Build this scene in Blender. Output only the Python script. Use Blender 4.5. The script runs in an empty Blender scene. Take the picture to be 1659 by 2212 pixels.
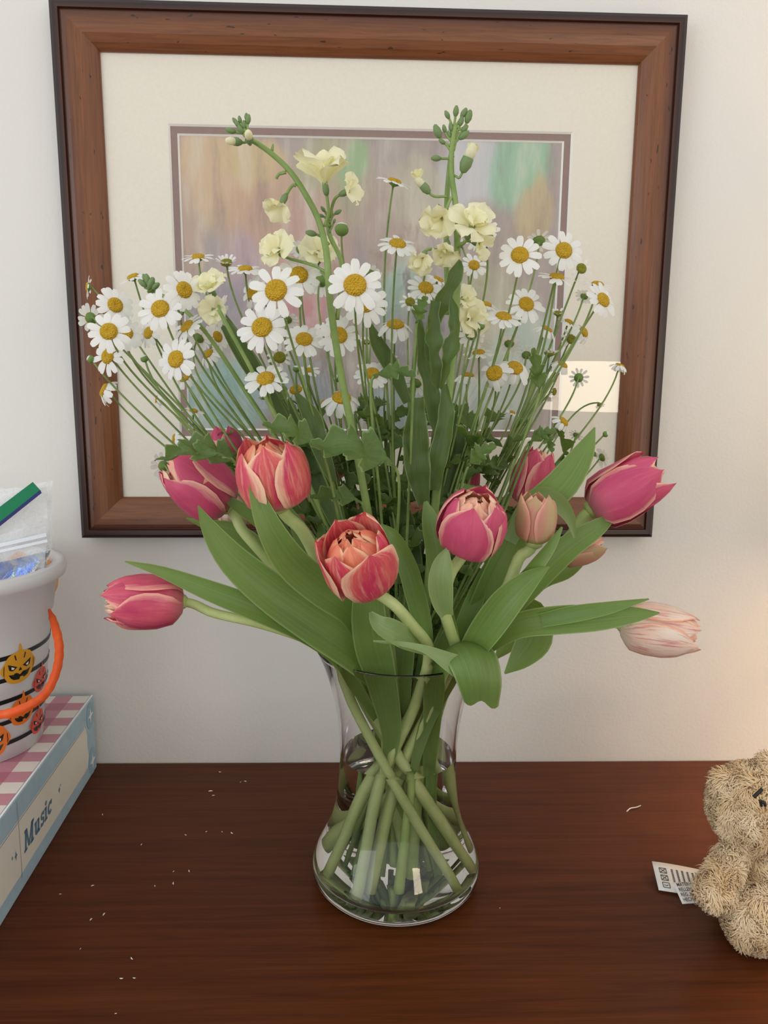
import bpy, bmesh, math, random
import numpy as np
from mathutils import Vector, Matrix

S = bpy.context.scene
C = S.collection
PI = math.pi

# ------------------------------------------------------------------ camera
FPX, CX, CY = 1662.0, 829.5, 1106.0
CAM = np.array([-0.04305, -0.62, 0.43999])
CR = np.array([0.9990183, -0.04085922, 0.01711619])
CU = np.array([-0.00975818, 0.17391234, 0.98471279])
CF = np.array([0.04321131, 0.98391312, -0.1733429])
cd = bpy.data.cameras.new('camera')
cam = bpy.data.objects.new('camera', cd)
C.objects.link(cam)
cam.matrix_world = Matrix(((CR[0], CU[0], -CF[0], CAM[0]), (CR[1], CU[1], -CF[1], CAM[1]),
                           (CR[2], CU[2], -CF[2], CAM[2]), (0, 0, 0, 1)))
cd.sensor_fit = 'HORIZONTAL'
cd.sensor_width = 36.0
cd.lens = 36.0 * FPX / 1659.0
cd.clip_start = 0.01
S.camera = cam

# ------------------------------------------------------------------ light
wd = bpy.data.worlds.new('room_light')
S.world = wd
wd.use_nodes = True
bg = wd.node_tree.nodes['Background']
bg.inputs[0].default_value = (0.98, 0.98, 0.97, 1)
bg.inputs[1].default_value = 0.80


def area(name, loc, target, size, power, col):
    l = bpy.data.lights.new(name, 'AREA')
    l.shape = 'RECTANGLE'
    l.size, l.size_y = size
    l.energy = power
    l.color = col
    o = bpy.data.objects.new(name, l)
    C.objects.link(o)
    o.location = loc
    o.rotation_euler = (Vector(target) - Vector(loc)).to_track_quat('-Z', 'Y').to_euler()
    return o


area('window_left_offscreen', (-1.65, -1.35, 0.55), (0, .1, .30), (1.2, 1.2), 9, (0.86, 0.94, 1.0))
S.view_settings.view_transform = 'Standard'
S.view_settings.look = 'None'
S.view_settings.gamma = 1.0
S.view_settings.use_curve_mapping = False
S.view_settings.exposure = 0.27
S.cycles.use_denoising = True
S.cycles.max_bounces = 16
S.cycles.transmission_bounces = 16
S.cycles.transparent_max_bounces = 24
S.cycles.diffuse_bounces = 4
S.cycles.glossy_bounces = 5
S.cycles.sample_clamp_indirect = 6.0

# ------------------------------------------------------------------ helpers


def ray(px, py):
    return CF + CR * (px - CX) / FPX - CU * (py - CY) / FPX


def P(px, py, Y):
    d = ray(px, py)
    return CAM + d * (Y - CAM[1]) / d[1]


def PZ(px, py, z):
    d = ray(px, py)
    return CAM + d * (z - CAM[2]) / d[2]


def mpp(p):
    """metres per photo pixel at a point"""
    return float((np.asarray(p) - CAM) @ CF) / FPX


def nrm(v):
    v = np.asarray(v, float)
    return v / (np.linalg.norm(v) + 1e-12)


def facing(sx, sy, sz):
    """direction given as right, up, towards the viewer"""
    return nrm(CR * sx + CU * sy - CF * sz)


def smooth(pts, n):
    """Catmull-Rom through the points (any dimension), n samples"""
    p = np.asarray(pts, float)
    if len(p) == 2:
        t = np.linspace(0, 1, n)[:, None]
        return p[0] * (1 - t) + p[1] * t
    seg = np.linalg.norm(np.diff(p[:, :3], axis=0), axis=1) + 1e-9
    k = np.concatenate([[0], np.cumsum(np.sqrt(seg))])
    ext = np.vstack([2 * p[0] - p[1], p, 2 * p[-1] - p[-2]])
    ke = np.concatenate([[-k[1]], k, [2 * k[-1] - k[-2]]])
    out = []
    ts = np.linspace(0, k[-1], n)
    for t in ts:
        i = min(max(int(np.searchsorted(k, t, side='right')) - 1, 0), len(p) - 2)
        t0, t1, t2, t3 = ke[i:i + 4]
        a0, a1, a2, a3 = ext[i:i + 4]
        A1 = (t1 - t) / (t1 - t0) * a0 + (t - t0) / (t1 - t0) * a1
        A2 = (t2 - t) / (t2 - t1) * a1 + (t - t1) / (t2 - t1) * a2
        A3 = (t3 - t) / (t3 - t2) * a2 + (t - t2) / (t3 - t2) * a3
        B1 = (t2 - t) / (t2 - t0) * A1 + (t - t0) / (t2 - t0) * A2
        B2 = (t3 - t) / (t3 - t1) * A2 + (t - t1) / (t3 - t1) * A3
        out.append((t2 - t) / (t2 - t1) * B1 + (t - t1) / (t2 - t1) * B2)
    return np.array(out)


def mesh(name, v, f, m=None, uv=None, flat=False):
    me = bpy.data.meshes.new(name)
    me.from_pydata([tuple(map(float, q)) for q in v], [], [tuple(map(int, q)) for q in f])
    if uv is not None:
        l = me.uv_layers.new(name='UVMap')
        idx = np.empty(len(me.loops), int)
        me.loops.foreach_get('vertex_index', idx)
        l.data.foreach_set('uv', np.asarray(uv, np.float32)[idx].ravel())
    if m:
        me.materials.append(m)
    if not flat:
        me.polygons.foreach_set('use_smooth', [True] * len(me.polygons))
    me.update()
    return me


ORIGIN = {}


def empty(name, loc):
    o = bpy.data.objects.new(name, None)
    o.empty_display_size = 0.01
    C.objects.link(o)
    o.location = tuple(map(float, loc))
    ORIGIN[o.name] = np.asarray(loc, float)
    return o


def part(name, me, parent=None, mat4=None):
    o = bpy.data.objects.new(name, me)
    C.objects.link(o)
    if parent is not None:
        o.parent = parent
    if mat4 is not None:
        o.matrix_basis = mat4
    return o


def geo(name, v, f, m, parent=None, uv=None, flat=False):
    """mesh object from world-space vertices; its origin is its parent's (or its own base)"""
    v = np.asarray(v, float)
    if parent is not None:
        org = ORIGIN[parent.name]
        o = part(name, mesh(name, v - org, f, m, uv, flat), parent)
    else:
        lo, hi = v.min(0), v.max(0)
        org = np.array([(lo[0] + hi[0]) / 2, (lo[1] + hi[1]) / 2, lo[2]])
        o = part(name, mesh(name, v - org, f, m, uv, flat))
        o.location = tuple(org)
    ORIGIN[o.name] = org
    return o


def tag(o, label, cat, group=None, kind=None):
    o['label'] = label
    o['category'] = cat
    if group:
        o['group'] = group
    if kind:
        o['kind'] = kind
    return o


def struct(o):
    o['kind'] = 'structure'
    return o


def frames(c, up=(0.13, 0.31, 0.94)):
    """parallel transported frames along a polyline"""
    t = np.gradient(c, axis=0)
    t /= np.linalg.norm(t, axis=1)[:, None] + 1e-12
    a = np.cross(t[0], up)
    if np.linalg.norm(a) < 1e-3:
        a = np.cross(t[0], (1, 0, 0))
    a = nrm(a)
    A, B = [], []
    for q in t:
        a = nrm(a - q * (a @ q))
        A.append(a)
        B.append(np.cross(q, a))
    return t, np.array(A), np.array(B)


def tube(c, r, n=8, cap=True):
    c = np.asarray(c, float)
    r = np.broadcast_to(np.asarray(r, float), (len(c),))
    t, A, B = frames(c)
    th = np.linspace(0, 2 * PI, n, endpoint=False)
    v = (c[:, None] + (A[:, None] * np.cos(th)[None, :, None] + B[:, None] * np.sin(th)[None, :, None]) * r[:, None, None]).reshape(-1, 3)
    f = []
    for i in range(len(c) - 1):
        for j in range(n):
            k = (j + 1) % n
            f.append((i * n + j, i * n + k, (i + 1) * n + k, (i + 1) * n + j))
    if cap:
        f.append(tuple(range(n))[::-1])
        f.append(tuple((len(c) - 1) * n + j for j in range(n)))
    vv = np.linspace(0, 1, len(c))
    uv = np.stack([np.tile(np.abs(np.linspace(-1, 1, n)), len(c)), np.repeat(vv, n)], 1)
    return v, f, uv


def join(parts):
    V, F, U, k = [], [], [], 0
    for q in parts:
        v, f = q[0], q[1]
        V.append(np.asarray(v, float))
        F += [tuple(i + k for i in g) for g in f]
        if len(q) > 2 and q[2] is not None:
            U.append(np.asarray(q[2], float))
        else:
            U.append(np.zeros((len(v), 2)))
        k += len(v)
    return np.vstack(V), F, np.vstack(U)


def grid(nu, nv, off=0):
    return [(off + i * nu + j, off + i * nu + j + 1, off + (i + 1) * nu + j + 1, off + (i + 1) * nu + j)
            for i in range(nv - 1) for j in range(nu - 1)]


def lathe(prof, n=48, center=(0, 0, 0)):
    """closed or open profile of (r, z); r = 0 ends become poles"""
    V, rows = [], []
    for r, z in prof:
        if r < 1e-7:
            rows.append([len(V)] * n)
            V.append((0, 0, z))
        else:
            rows.append(list(range(len(V), len(V) + n)))
            V += [(r * math.cos(2 * PI * j / n), r * math.sin(2 * PI * j / n), z) for j in range(n)]
    F = []
    for a, b in zip(rows[:-1], rows[1:]):
        for j in range(n):
            k = (j + 1) % n
            q = []
            for i in (a[j], a[k], b[k], b[j]):
                if i not in q:
                    q.append(i)
            if len(q) > 2:
                F.append(tuple(q))
    return np.array(V) + np.asarray(center), F


def ball(c, r, n=12, m=8, rot=None):
    v, f = lathe([(math.sin(PI * i / m) if 0 < i < m else 0, -math.cos(PI * i / m)) for i in range(m + 1)], n)
    v = v * np.asarray(r)
    if rot is not None:
        v = v @ np.asarray(rot).T
    return v + np.asarray(c), f, None


def box(lo, hi):
    x0, y0, z0 = lo
    x1, y1, z1 = hi
    v = [(x0, y0, z0), (x1, y0, z0), (x1, y1, z0), (x0, y1, z0), (x0, y0, z1), (x1, y0, z1), (x1, y1, z1), (x0, y1, z1)]
    f = [(3, 2, 1, 0), (4, 5, 6, 7), (0, 1, 5, 4), (1, 2, 6, 5), (2, 3, 7, 6), (3, 0, 4, 7)]
    return np.array(v, float), f


def bevel(o, w=0.002, s=2):
    m = o.modifiers.new('bevel', 'BEVEL')
    m.width = w
    m.segments = s
    m.limit_method = 'ANGLE'
    return o


def basis(axis, roll=0.0):
    """3x3 with columns x, y, axis"""
    a = nrm(axis)
    e = np.cross((0, 0, 1), a)
    if np.linalg.norm(e) < 1e-3:
        e = np.array([1.0, 0, 0])
    e = nrm(e)
    g = np.cross(a, e)
    c, s = math.cos(roll), math.sin(roll)
    return np.stack([c * e + s * g, -s * e + c * g, a], 1)


def m4(rot, loc, scale=1.0):
    m = np.eye(4)
    m[:3, :3] = np.asarray(rot) * scale
    m[:3, 3] = loc
    return Matrix(m.tolist())


# ------------------------------------------------------------------ materials


class N:
    """tiny node-graph helper"""

    def __init__(s, name):
        s.m = bpy.data.materials.new(name)
        s.m.use_nodes = True
        s.t = s.m.node_tree
        s.b = s.t.nodes['Principled BSDF']
        s.out = s.t.nodes['Material Output']

    def n(s, kind, **kw):
        o = s.t.nodes.new('ShaderNode' + kind)
        for k, v in kw.items():
            setattr(o, k, v)
        return o

    def l(s, a, b):
        s.t.links.new(a, b)

    def put(s, sock, v):
        if isinstance(v, bpy.types.NodeSocket):
            s.l(v, sock)
        else:
            if sock.type == 'RGBA' and len(v) == 3:
                v = (*v, 1)
            sock.default_value = v

    def coord(s, which='Object'):
        return s.n('TexCoord').outputs[which]

    def mapping(s, vec, scale=(1, 1, 1), loc=(0, 0, 0), rot=(0, 0, 0)):
        o = s.n('Mapping')
        s.l(vec, o.inputs[0])
        o.inputs['Scale'].default_value = scale
        o.inputs['Location'].default_value = loc
        o.inputs['Rotation'].default_value = rot
        return o.outputs[0]

    def noise(s, vec, scale, detail=3, rough=0.5, dist=0.0, out='Fac'):
        o = s.n('TexNoise')
        if vec is not None:
            s.l(vec, o.inputs['Vector'])
        o.inputs['Scale'].default_value = scale
        o.inputs['Detail'].default_value = detail
        o.inputs['Roughness'].default_value = rough
        o.inputs['Distortion'].default_value = dist
        return o.outputs[out]

    def math(s, op, a, b=0.5, clamp=False):
        o = s.n('Math', operation=op, use_clamp=clamp)
        s.put(o.inputs[0], a)
        s.put(o.inputs[1], b)
        return o.outputs[0]

    def mix(s, f, a, b, blend='MIX'):
        o = s.n('Mix', data_type='RGBA', blend_type=blend)
        s.put(o.inputs[0], f)
        s.put(o.inputs[6], a)
        s.put(o.inputs[7], b)
        return o.outputs[2]

    def ramp(s, f, stops, interp='LINEAR'):
        o = s.n('ValToRGB')
        o.color_ramp.interpolation = interp
        e = o.color_ramp.elements
        while len(e) < len(stops):
            e.new(0.5)
        for k, (p, c) in zip(e, stops):
            k.position = p
            k.color = (c, c, c, 1) if isinstance(c, (int, float)) else (*c, 1)
        s.l(f, o.inputs[0])
        return o.outputs[0]

    def sep(s, vec):
        o = s.n('SeparateXYZ')
        s.l(vec, o.inputs[0])
        return o.outputs

    def set(s, **kw):
        for k, v in kw.items():
            s.put(s.b.inputs[k.replace('_', ' ')], v)
        return s

    def bump(s, h, strength=0.2, dist=0.001):
        o = s.n('Bump')
        s.l(h, o.inputs['Height'])
        o.inputs['Strength'].default_value = strength
        o.inputs['Distance'].default_value = dist
        s.l(o.outputs[0], s.b.inputs['Normal'])
        return s

    def thin(s, col, fac):
        """lets some light through, as petals, leaves and film do"""
        t = s.n('BsdfTranslucent')
        s.put(t.inputs[0], col)
        x = s.n('MixShader')
        x.inputs[0].default_value = fac
        s.l(s.b.outputs[0], x.inputs[1])
        s.l(t.outputs[0], x.inputs[2])
        s.l(x.outputs[0], s.out.inputs[0])
        return s

    def see(s, fac, base=None):
        """lets part of the light straight through"""
        t = s.n('BsdfTransparent')
        x = s.n('MixShader')
        s.put(x.inputs[0], fac)
        s.l(base or s.out.inputs[0].links[0].from_socket, x.inputs[1])
        s.l(t.outputs[0], x.inputs[2])
        s.l(x.outputs[0], s.out.inputs[0])
        return s


def lin(r, g, b):
    """sRGB 0-255 to linear"""
    return tuple(((c / 255) / 12.92 if c / 255 <= .04045 else ((c / 255 + .055) / 1.055) ** 2.4) for c in (r, g, b))


M = {}


def plain(name, rgb, rough=0.5, spec=0.5, **kw):
    n = N(name)
    n.set(Base_Color=lin(*rgb), Roughness=rough, **kw)
    n.b.inputs['Specular IOR Level'].default_value = spec
    M[name] = n.m
    return n


def varied(name, a, b, scale, rough=0.5, bump=0.0, thin=0.0, thincol=None, spec=0.4):
    n = N(name)
    f = n.noise(n.coord(), scale, 4, 0.6)
    c = n.mix(n.ramp(f, [(0.3, 0.0), (0.7, 1.0)]), lin(*a), lin(*b))
    n.set(Base_Color=c, Roughness=rough)
    n.b.inputs['Specular IOR Level'].default_value = spec
    if bump:
        n.bump(f, bump)
    if thin:
        n.thin(lin(*thincol) if thincol else c, thin)
    M[name] = n.m
    return n


# wall paint with a fine roller texture
n = N('wall_paint')
co = n.coord()
n.set(Base_Color=lin(226, 223, 217), Roughness=0.6)
n.bump(n.noise(co, 260, 4, 0.6), 0.25, 0.0012)
M['wall'] = n.m

# dark mahogany table top, grain along x
n = N('table_wood')
co = n.coord()
g1 = n.noise(n.mapping(co, (1.2, 26, 10)), 5, 6, 0.65, 0.5)
g2 = n.noise(n.mapping(co, (3, 260, 30)), 5, 3, 0.6)
g3 = n.noise(n.mapping(co, (1.0, 2.2, 1)), 2.4, 3, 0.5)
c = n.mix(n.ramp(g1, [(0.15, 0.0), (0.85, 1.0)]), lin(48, 21, 9), lin(106, 55, 26))
c = n.mix(n.ramp(g3, [(0.35, 0.0), (0.75, 0.55)]), c, lin(92, 44, 20))
c = n.mix(n.ramp(g2, [(0.45, 0.0), (0.75, 0.35)]), c, lin(30, 12, 7))
n.set(Base_Color=c, Roughness=n.ramp(g2, [(0.2, 0.27), (0.8, 0.36)]))
n.b.inputs['Specular IOR Level'].default_value = 0.13
n.bump(g2, 0.08, 0.0005)
M['table'] = n.m

# picture frame wood: burnished dark edges are part of its finish; local y runs inwards
n = N('frame_wood')
co = n.coord()
y = n.sep(co)[1]
g = n.noise(n.mapping(co, (3, 60, 60)), 6, 5, 0.65, 0.4)
g2 = n.noise(n.mapping(co, (2.0, 14, 14)), 6, 3, 0.6)
yy = n.math('ADD', n.math('MULTIPLY', y, 1 / 0.0425), n.math('MULTIPLY', n.math('SUBTRACT', g2, 0.5), 0.10))
c = n.ramp(yy, [(0.0, lin(28, 16, 14)), (0.13, lin(40, 21, 15)), (0.24, lin(78, 40, 26)), (0.36, lin(102, 58, 32)),
                (0.55, lin(130, 78, 42)), (1.0, lin(122, 72, 40))])
c = n.mix(n.ramp(g, [(0.42, 0.0), (0.7, 0.5)]), c, lin(62, 30, 16))
sp = n.noise(n.mapping(co, (20, 60, 60)), 5, 1, 0.5)
c = n.mix(n.ramp(sp, [(0.74, 0.0), (0.78, 0.8)]), c, lin(28, 12, 8))
n.set(Base_Color=c, Roughness=0.36)
n.bump(g, 0.08, 0.0006)
M['frame'] = n.m

plain('frame_edge', (30, 18, 15), 0.45)
varied('mat_board', (230, 223, 207), (234, 228, 213), 300, 0.9, 0.05, spec=0.2)
plain('mat_core', (246, 244, 240), 0.85, 0.2)
varied('mat_mauve', (140, 116, 108), (148, 124, 115), 200, 0.9, 0.05, spec=0.2)

n = N('picture_glass')
g = n.n('BsdfGlossy')
g.inputs['Roughness'].default_value = 0.01
t = n.n('BsdfTransparent')
fr = n.n('LayerWeight')
fr.inputs[0].default_value = 0.5
x = n.n('MixShader')
n.l(n.math('ADD', n.math('MULTIPLY', n.math('POWER', fr.outputs['Facing'], 5.0), 0.9), 0.05), x.inputs[0])
n.l(t.outputs[0], x.inputs[1])
n.l(g.outputs[0], x.inputs[2])
n.l(x.outputs[0], n.out.inputs[0])
M['picture_glass'] = n.m

# abstract watercolour wash: soft blots laid over one another (local x, z in metres, centre origin)
n = N('watercolour')
co = n.coord()
wob = n.noise(n.mapping(co, (16, 1, 8)), 1.0, 4, 0.6, out='Color')
sub = n.n('VectorMath', operation='SUBTRACT')
n.l(wob, sub.inputs[0])
sub.inputs[1].default_value = (0.5, 0.5, 0.5)
mul = n.n('VectorMath', operation='MULTIPLY')
n.l(sub.outputs[0], mul.inputs[0])
mul.inputs[1].default_value = (0.05, 0, 0.10)
add = n.n('VectorMath', operation='ADD')
n.l(co, add.inputs[0])
n.l(mul.outputs[0], add.inputs[1])
col = lin(176, 165, 160)
blots = [(-.16, .11, .05, .07, (222, 190, 150)), (-.19, .04, .03, .08, (198, 170, 150)), (-.11, .06, .05, .10, (206, 168, 140)),
         (-.13, -.01, .03, .08, (190, 166, 176)), (-.17, -.03, .05, .05, (150, 148, 160)), (-.12, .13, .04, .03, (214, 190, 140)),
         (-.04, .10, .05, .07, (176, 178, 136)), (-.02, .12, .02, .03, (150, 190, 140)), (-.06, .04, .05, .07, (198, 162, 150)),
         (-.07, -.02, .03, .03, (216, 150, 160)), (.02, .06, .05, .07, (180, 160, 150)), (.03, -.01, .03, .05, (150, 190, 176)),
         (.05, -.06, .06, .06, (158, 156, 160)), (.05, .10, .04, .04, (196, 190, 170)), (.10, .12, .04, .05, (206, 210, 216)),
         (.15, .12, .04, .04, (150, 206, 170)), (.17, .07, .025, .05, (206, 186, 140)), (.12, .04, .05, .06, (176, 162, 152)),
         (.13, -.02, .05, .05, (190, 190, 160)), (.16, -.06, .05, .05, (186, 212, 200)), (-.16, -.11, .07, .045, (140, 190, 180)),
         (-.08, -.10, .06, .05, (160, 172, 180)), (.03, -.12, .06, .03, (170, 196, 200)), (.12, -.12, .06, .04, (200, 218, 208)),
         (.0, .0, .4, .4, (168, 152, 140)), (.035, .005, .006, .016, (92, 92, 104)), (-.175, .0, .018, .01, (110, 106, 120)), (.06, -.03, .02, .03, (120, 116, 124))]
for bx_, bz_, rx_, rz_, cc in blots:
    v = n.mapping(add.outputs[0], (1 / rx_, 0, 1 / rz_), (-bx_ / rx_, 0, -bz_ / rz_))
    ln = n.n('VectorMath', operation='LENGTH')
    n.l(v, ln.inputs[0])
    col = n.mix(n.ramp(ln.outputs['Value'], [(0.55, 0.85 if rx_ < .3 else 0.22), (1.0, 0.0)], 'EASE'), col, lin(*cc))
streak = n.noise(n.mapping(co, (42, 1, 9)), 1.0, 5, 0.65)
col = n.mix(n.ramp(streak, [(0.5, 0.0), (0.72, 0.6)]), col, lin(222, 214, 200))
col = n.mix(n.ramp(streak, [(0.28, 0.55), (0.47, 0.0)]), col, lin(136, 122, 122))
n.set(Base_Color=col, Roughness=0.9)
n.b.inputs['Specular IOR Level'].default_value = 0.1
M['art'] = n.m

# clear glass and water
n = N('clear_glass')
n.set(Base_Color=(1.0, 1.0, 1.0), Roughness=0.0, IOR=1.48)
n.b.inputs['Transmission Weight'].default_value = 1.0
M['glass'] = n.m
n = N('water')
n.set(Base_Color=(0.97, 1.0, 0.95), Roughness=0.0, IOR=1.33)
n.b.inputs['Transmission Weight'].default_value = 1.0
M['water'] = n.m
# where water meets glass: normals face the water, so the denser side is the glass
n = N('water_against_glass')
n.set(Base_Color=(1.0, 1.0, 1.0), Roughness=0.0, IOR=1.48 / 1.33)
n.b.inputs['Transmission Weight'].default_value = 1.0
M['water_glass'] = n.m


def leaf_mat(name, dark, light, thincol, rough=0.42, streak=14):
    n = N(name)
    uv = n.coord('UV')
    s = n.sep(uv)
    st = n.noise(n.mapping(uv, (streak, 0.35, 1)), 3, 4, 0.6)
    bl = n.noise(n.coord(), 22, 3, 0.5)
    c = n.mix(n.ramp(st, [(0.3, 0.0), (0.75, 1.0)]), lin(*dark), lin(*light))
    c = n.mix(n.ramp(bl, [(0.35, 0.0), (0.8, 0.6)]), c, lin(*light))
    ed = n.math('ABSOLUTE', n.math('MULTIPLY', n.math('SUBTRACT', s[0], 0.5), 2.0))
    c = n.mix(n.ramp(ed, [(0.90, 0.0), (0.98, 0.55)]), c, lin(176, 196, 140))
    n.set(Base_Color=c, Roughness=rough)
    n.b.inputs['Specular IOR Level'].default_value = 0.4
    n.bump(st, 0.12, 0.0006)
    n.thin(lin(*thincol), 0.28)
    M[name] = n.m


leaf_mat('tulip_leaf', (92, 122, 60), (128, 156, 86), (150, 180, 66))
leaf_mat('tulip_leaf_pale', (124, 150, 94), (158, 180, 124), (158, 186, 84))
leaf_mat('stock_leaf', (64, 88, 44), (94, 116, 66), (130, 156, 66), 0.5, 6)
leaf_mat('chamomile_leaf', (72, 98, 46), (102, 126, 64), (124, 156, 56), 0.5, 6)
varied('tulip_stem', (172, 190, 116), (202, 212, 146), 30, 0.45, thin=0.1, thincol=(150, 180, 80))
varied('cut_stem', (150, 178, 92), (188, 206, 128), 30, 0.45, thin=0.1, thincol=(150, 190, 80))
varied('chamomile_stem', (98, 124, 62), (138, 158, 90), 50, 0.45)
varied('stock_stem', (112, 140, 72), (146, 168, 96), 40, 0.45)
varied('bud_green', (92, 120, 72), (134, 156, 104), 160, 0.55)
varied('calyx', (88, 120, 56), (120, 148, 72), 300, 0.55)
varied('daisy_white', (246, 246, 242), (252, 252, 250), 60, 0.55, thin=0.35, thincol=(250, 250, 244), spec=0.25)
varied('stock_cream', (247, 243, 200), (252, 250, 228), 70, 0.55, thin=0.35, thincol=(248, 244, 190), spec=0.25)


def disc_mat(name, a, b):
    n = N(name)
    v = n.n('TexVoronoi')
    n.l(n.coord(), v.inputs['Vector'])
    v.inputs['Scale'].default_value = 16
    c = n.mix(n.ramp(v.outputs['Distance'], [(0.1, 0.0), (0.7, 1.0)]), lin(*b), lin(*a))
    n.set(Base_Color=c, Roughness=0.75)
    n.bump(v.outputs['Distance'], 0.6, 0.03)
    M[name] = n.m


disc_mat('disc_yellow', (214, 166, 20), (236, 196, 50))
disc_mat('disc_green', (136, 136, 24), (178, 174, 48))


def petal_mat(name, mid, mid2, edge, stripe, edge_lo=0.5, stripe_amt=0.5, basecol=None):
    """u runs across the petal, v from base to tip"""
    n = N(name)
    uv = n.coord('UV')
    s = n.sep(uv)
    oi = n.n('ObjectInfo').outputs['Random']
    shift = n.n('CombineXYZ')
    n.l(n.math('MULTIPLY', oi, 30.0), shift.inputs[0])
    n.l(n.math('MULTIPLY', oi, 17.0), shift.inputs[1])
    va = n.n('VectorMath', operation='ADD')
    n.l(uv, va.inputs[0])
    n.l(shift.outputs[0], va.inputs[1])
    fl = n.noise(n.mapping(va.outputs[0], (7, 0.9, 1)), 2.2, 5, 0.6)
    big = n.noise(n.mapping(va.outputs[0], (2.0, 1.0, 1)), 1.6, 3, 0.5)
    a = n.math('ABSOLUTE', n.math('MULTIPLY', n.math('SUBTRACT', s[0], 0.5), 2.0))
    e = n.math('ADD', n.math('POWER', a, 2.2), n.math('MULTIPLY', n.math('POWER', s[1], 5.0), 0.35))
    e = n.math('ADD', e, n.math('MULTIPLY', n.math('SUBTRACT', fl, 0.5), 0.9))
    c = n.mix(n.ramp(big, [(0.35, 0.0), (0.65, 1.0)]), lin(*mid), lin(*mid2))
    c = n.mix(n.ramp(fl, [(0.5, 0.0), (0.72, stripe_amt)]), c, lin(*stripe))
    c = n.mix(n.ramp(e, [(edge_lo, 0.0), (edge_lo + 0.42, 1.0)]), c, lin(*edge))
    if basecol:
        c = n.mix(n.ramp(s[1], [(0.0, 1.0), (0.3, 0.0)]), c, lin(*basecol))
    n.set(Base_Color=c, Roughness=0.45)
    n.b.inputs['Specular IOR Level'].default_value = 0.35
    n.bump(fl, 0.10, 0.0006)
    n.thin(c, 0.22)
    M[name] = n.m


petal_mat('petal_pink', (204, 76, 116), (216, 92, 124), (248, 196, 172), (226, 124, 140), 0.55, 0.35, (222, 150, 158))
petal_mat('petal_rose', (200, 66, 108), (222, 96, 116), (246, 176, 160), (236, 150, 150), 0.5, 0.4, (220, 140, 140))
petal_mat('petal_flame', (212, 62, 100), (230, 110, 104), (249, 206, 172), (248, 190, 156), 0.40, 0.75, (244, 214, 196))
petal_mat('petal_pale', (246, 230, 212), (248, 206, 182), (248, 176, 140), (204, 52, 92), 0.80, 1.0, (240, 230, 204))
petal_mat('petal_bud', (196, 176, 128), (214, 146, 130), (238, 176, 158), (170, 176, 106), 0.5, 0.6, (190, 192, 120))
petal_mat('petal_inner', (252, 208, 176), (248, 180, 156), (253, 226, 198), (240, 150, 144), 0.55, 0.4)
petal_mat('petal_inner_coral', (238, 130, 104), (246, 160, 120), (251, 204, 164), (214, 80, 104), 0.5, 0.5)

# ------------------------------------------------------------------ the setting
WY = 0.2096                      # wall plane
v, f = box((-2.6, WY, -0.75), (2.6, WY + 0.1, 1.85))
struct(geo('wall_back', v, f, M['wall'], flat=True))
varied('floor_boards', (120, 96, 76), (140, 112, 88), 3, 0.5)
v, f = box((-2.6, -3.0, -0.79), (2.6, WY, -0.75))
struct(geo('floor', v, f, M['floor_boards'], flat=True))
plain('trim_white', (238, 236, 230), 0.4)
v, f = box((-2.6, WY - 0.015, -0.75), (2.6, WY, -0.65))
struct(geo('baseboard_back', v, f, M['trim_white'], flat=True))

# ------------------------------------------------------------------ table
tb = tag(empty('wooden_table', (0.0, -0.15, -0.75)), 'dark polished mahogany table standing against the white wall', 'table')
v, f = box((-0.78, -0.50, -0.032), (0.78, WY, 0.0))
o = geo('table_top', v, f, M['table'], tb, flat=True)
bevel(o, 0.004, 3)
v, f = box((-0.70, -0.43, -0.13), (0.70, -0.41, -0.032))
geo('apron', v, f, M['table'], tb, flat=True)
v, f = box((-0.70, 0.12, -0.13), (0.70, 0.14, -0.032))
geo('apron', v, f, M['table'], tb, flat=True)
for sx in (-1, 1):
    v, f = box((sx * 0.69 - 0.01, -0.41, -0.13), (sx * 0.69 + 0.01, 0.12, -0.032))
    geo('apron', v, f, M['table'], tb, flat=True)
    for yy in (-0.43, 0.14):
        v, f = box((-0.03, -0.03, 0), (0.03, 0.03, 0.718))
        v[:4, :2] *= 0.62
        bevel(geo('leg', v + np.array([sx * 0.70, yy, -0.75]), f, M['table'], tb, flat=True), 0.004)

# ------------------------------------------------------------------ framed watercolour
FW, FH, RW = 0.6135, 0.5204, 0.0425
pic = tag(empty('framed_picture', (0, 0, 0)), 'framed abstract watercolour with cream and mauve mats hanging on the wall', 'picture')
FT = Matrix.Translation((-0.02327, WY, 0.52933)) @ Matrix.Rotation(-0.01, 4, 'Y')
pic.matrix_world = FT @ Matrix.Translation((0, 0, -FH / 2))
prof = [(0.0, 0.0), (0.0, 0.019), (0.0012, 0.0215), (0.004, 0.0228), (0.0088, 0.0226), (0.0096, 0.0195), (0.0104, 0.0195),
        (0.0112, 0.0212), (0.0150, 0.0222), (0.021, 0.0218), (0.029, 0.0195), (0.036, 0.0160), (0.0408, 0.0122),
        (0.0425, 0.0096), (0.0425, 0.0)]


def rail(L):
    V = []
    for y, h in prof:
        V += [(-L / 2 + y, y, h), (L / 2 - y, y, h)]
    F = [(2 * i, 2 * i + 1, 2 * i + 3, 2 * i + 2) for i in range(len(prof) - 1)]
    F += [tuple(range(0, 2 * len(prof), 2)), tuple(range(1, 2 * len(prof), 2))[::-1]]
    return mesh('frame_rail', V, F, M['frame'], flat=True)


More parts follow.
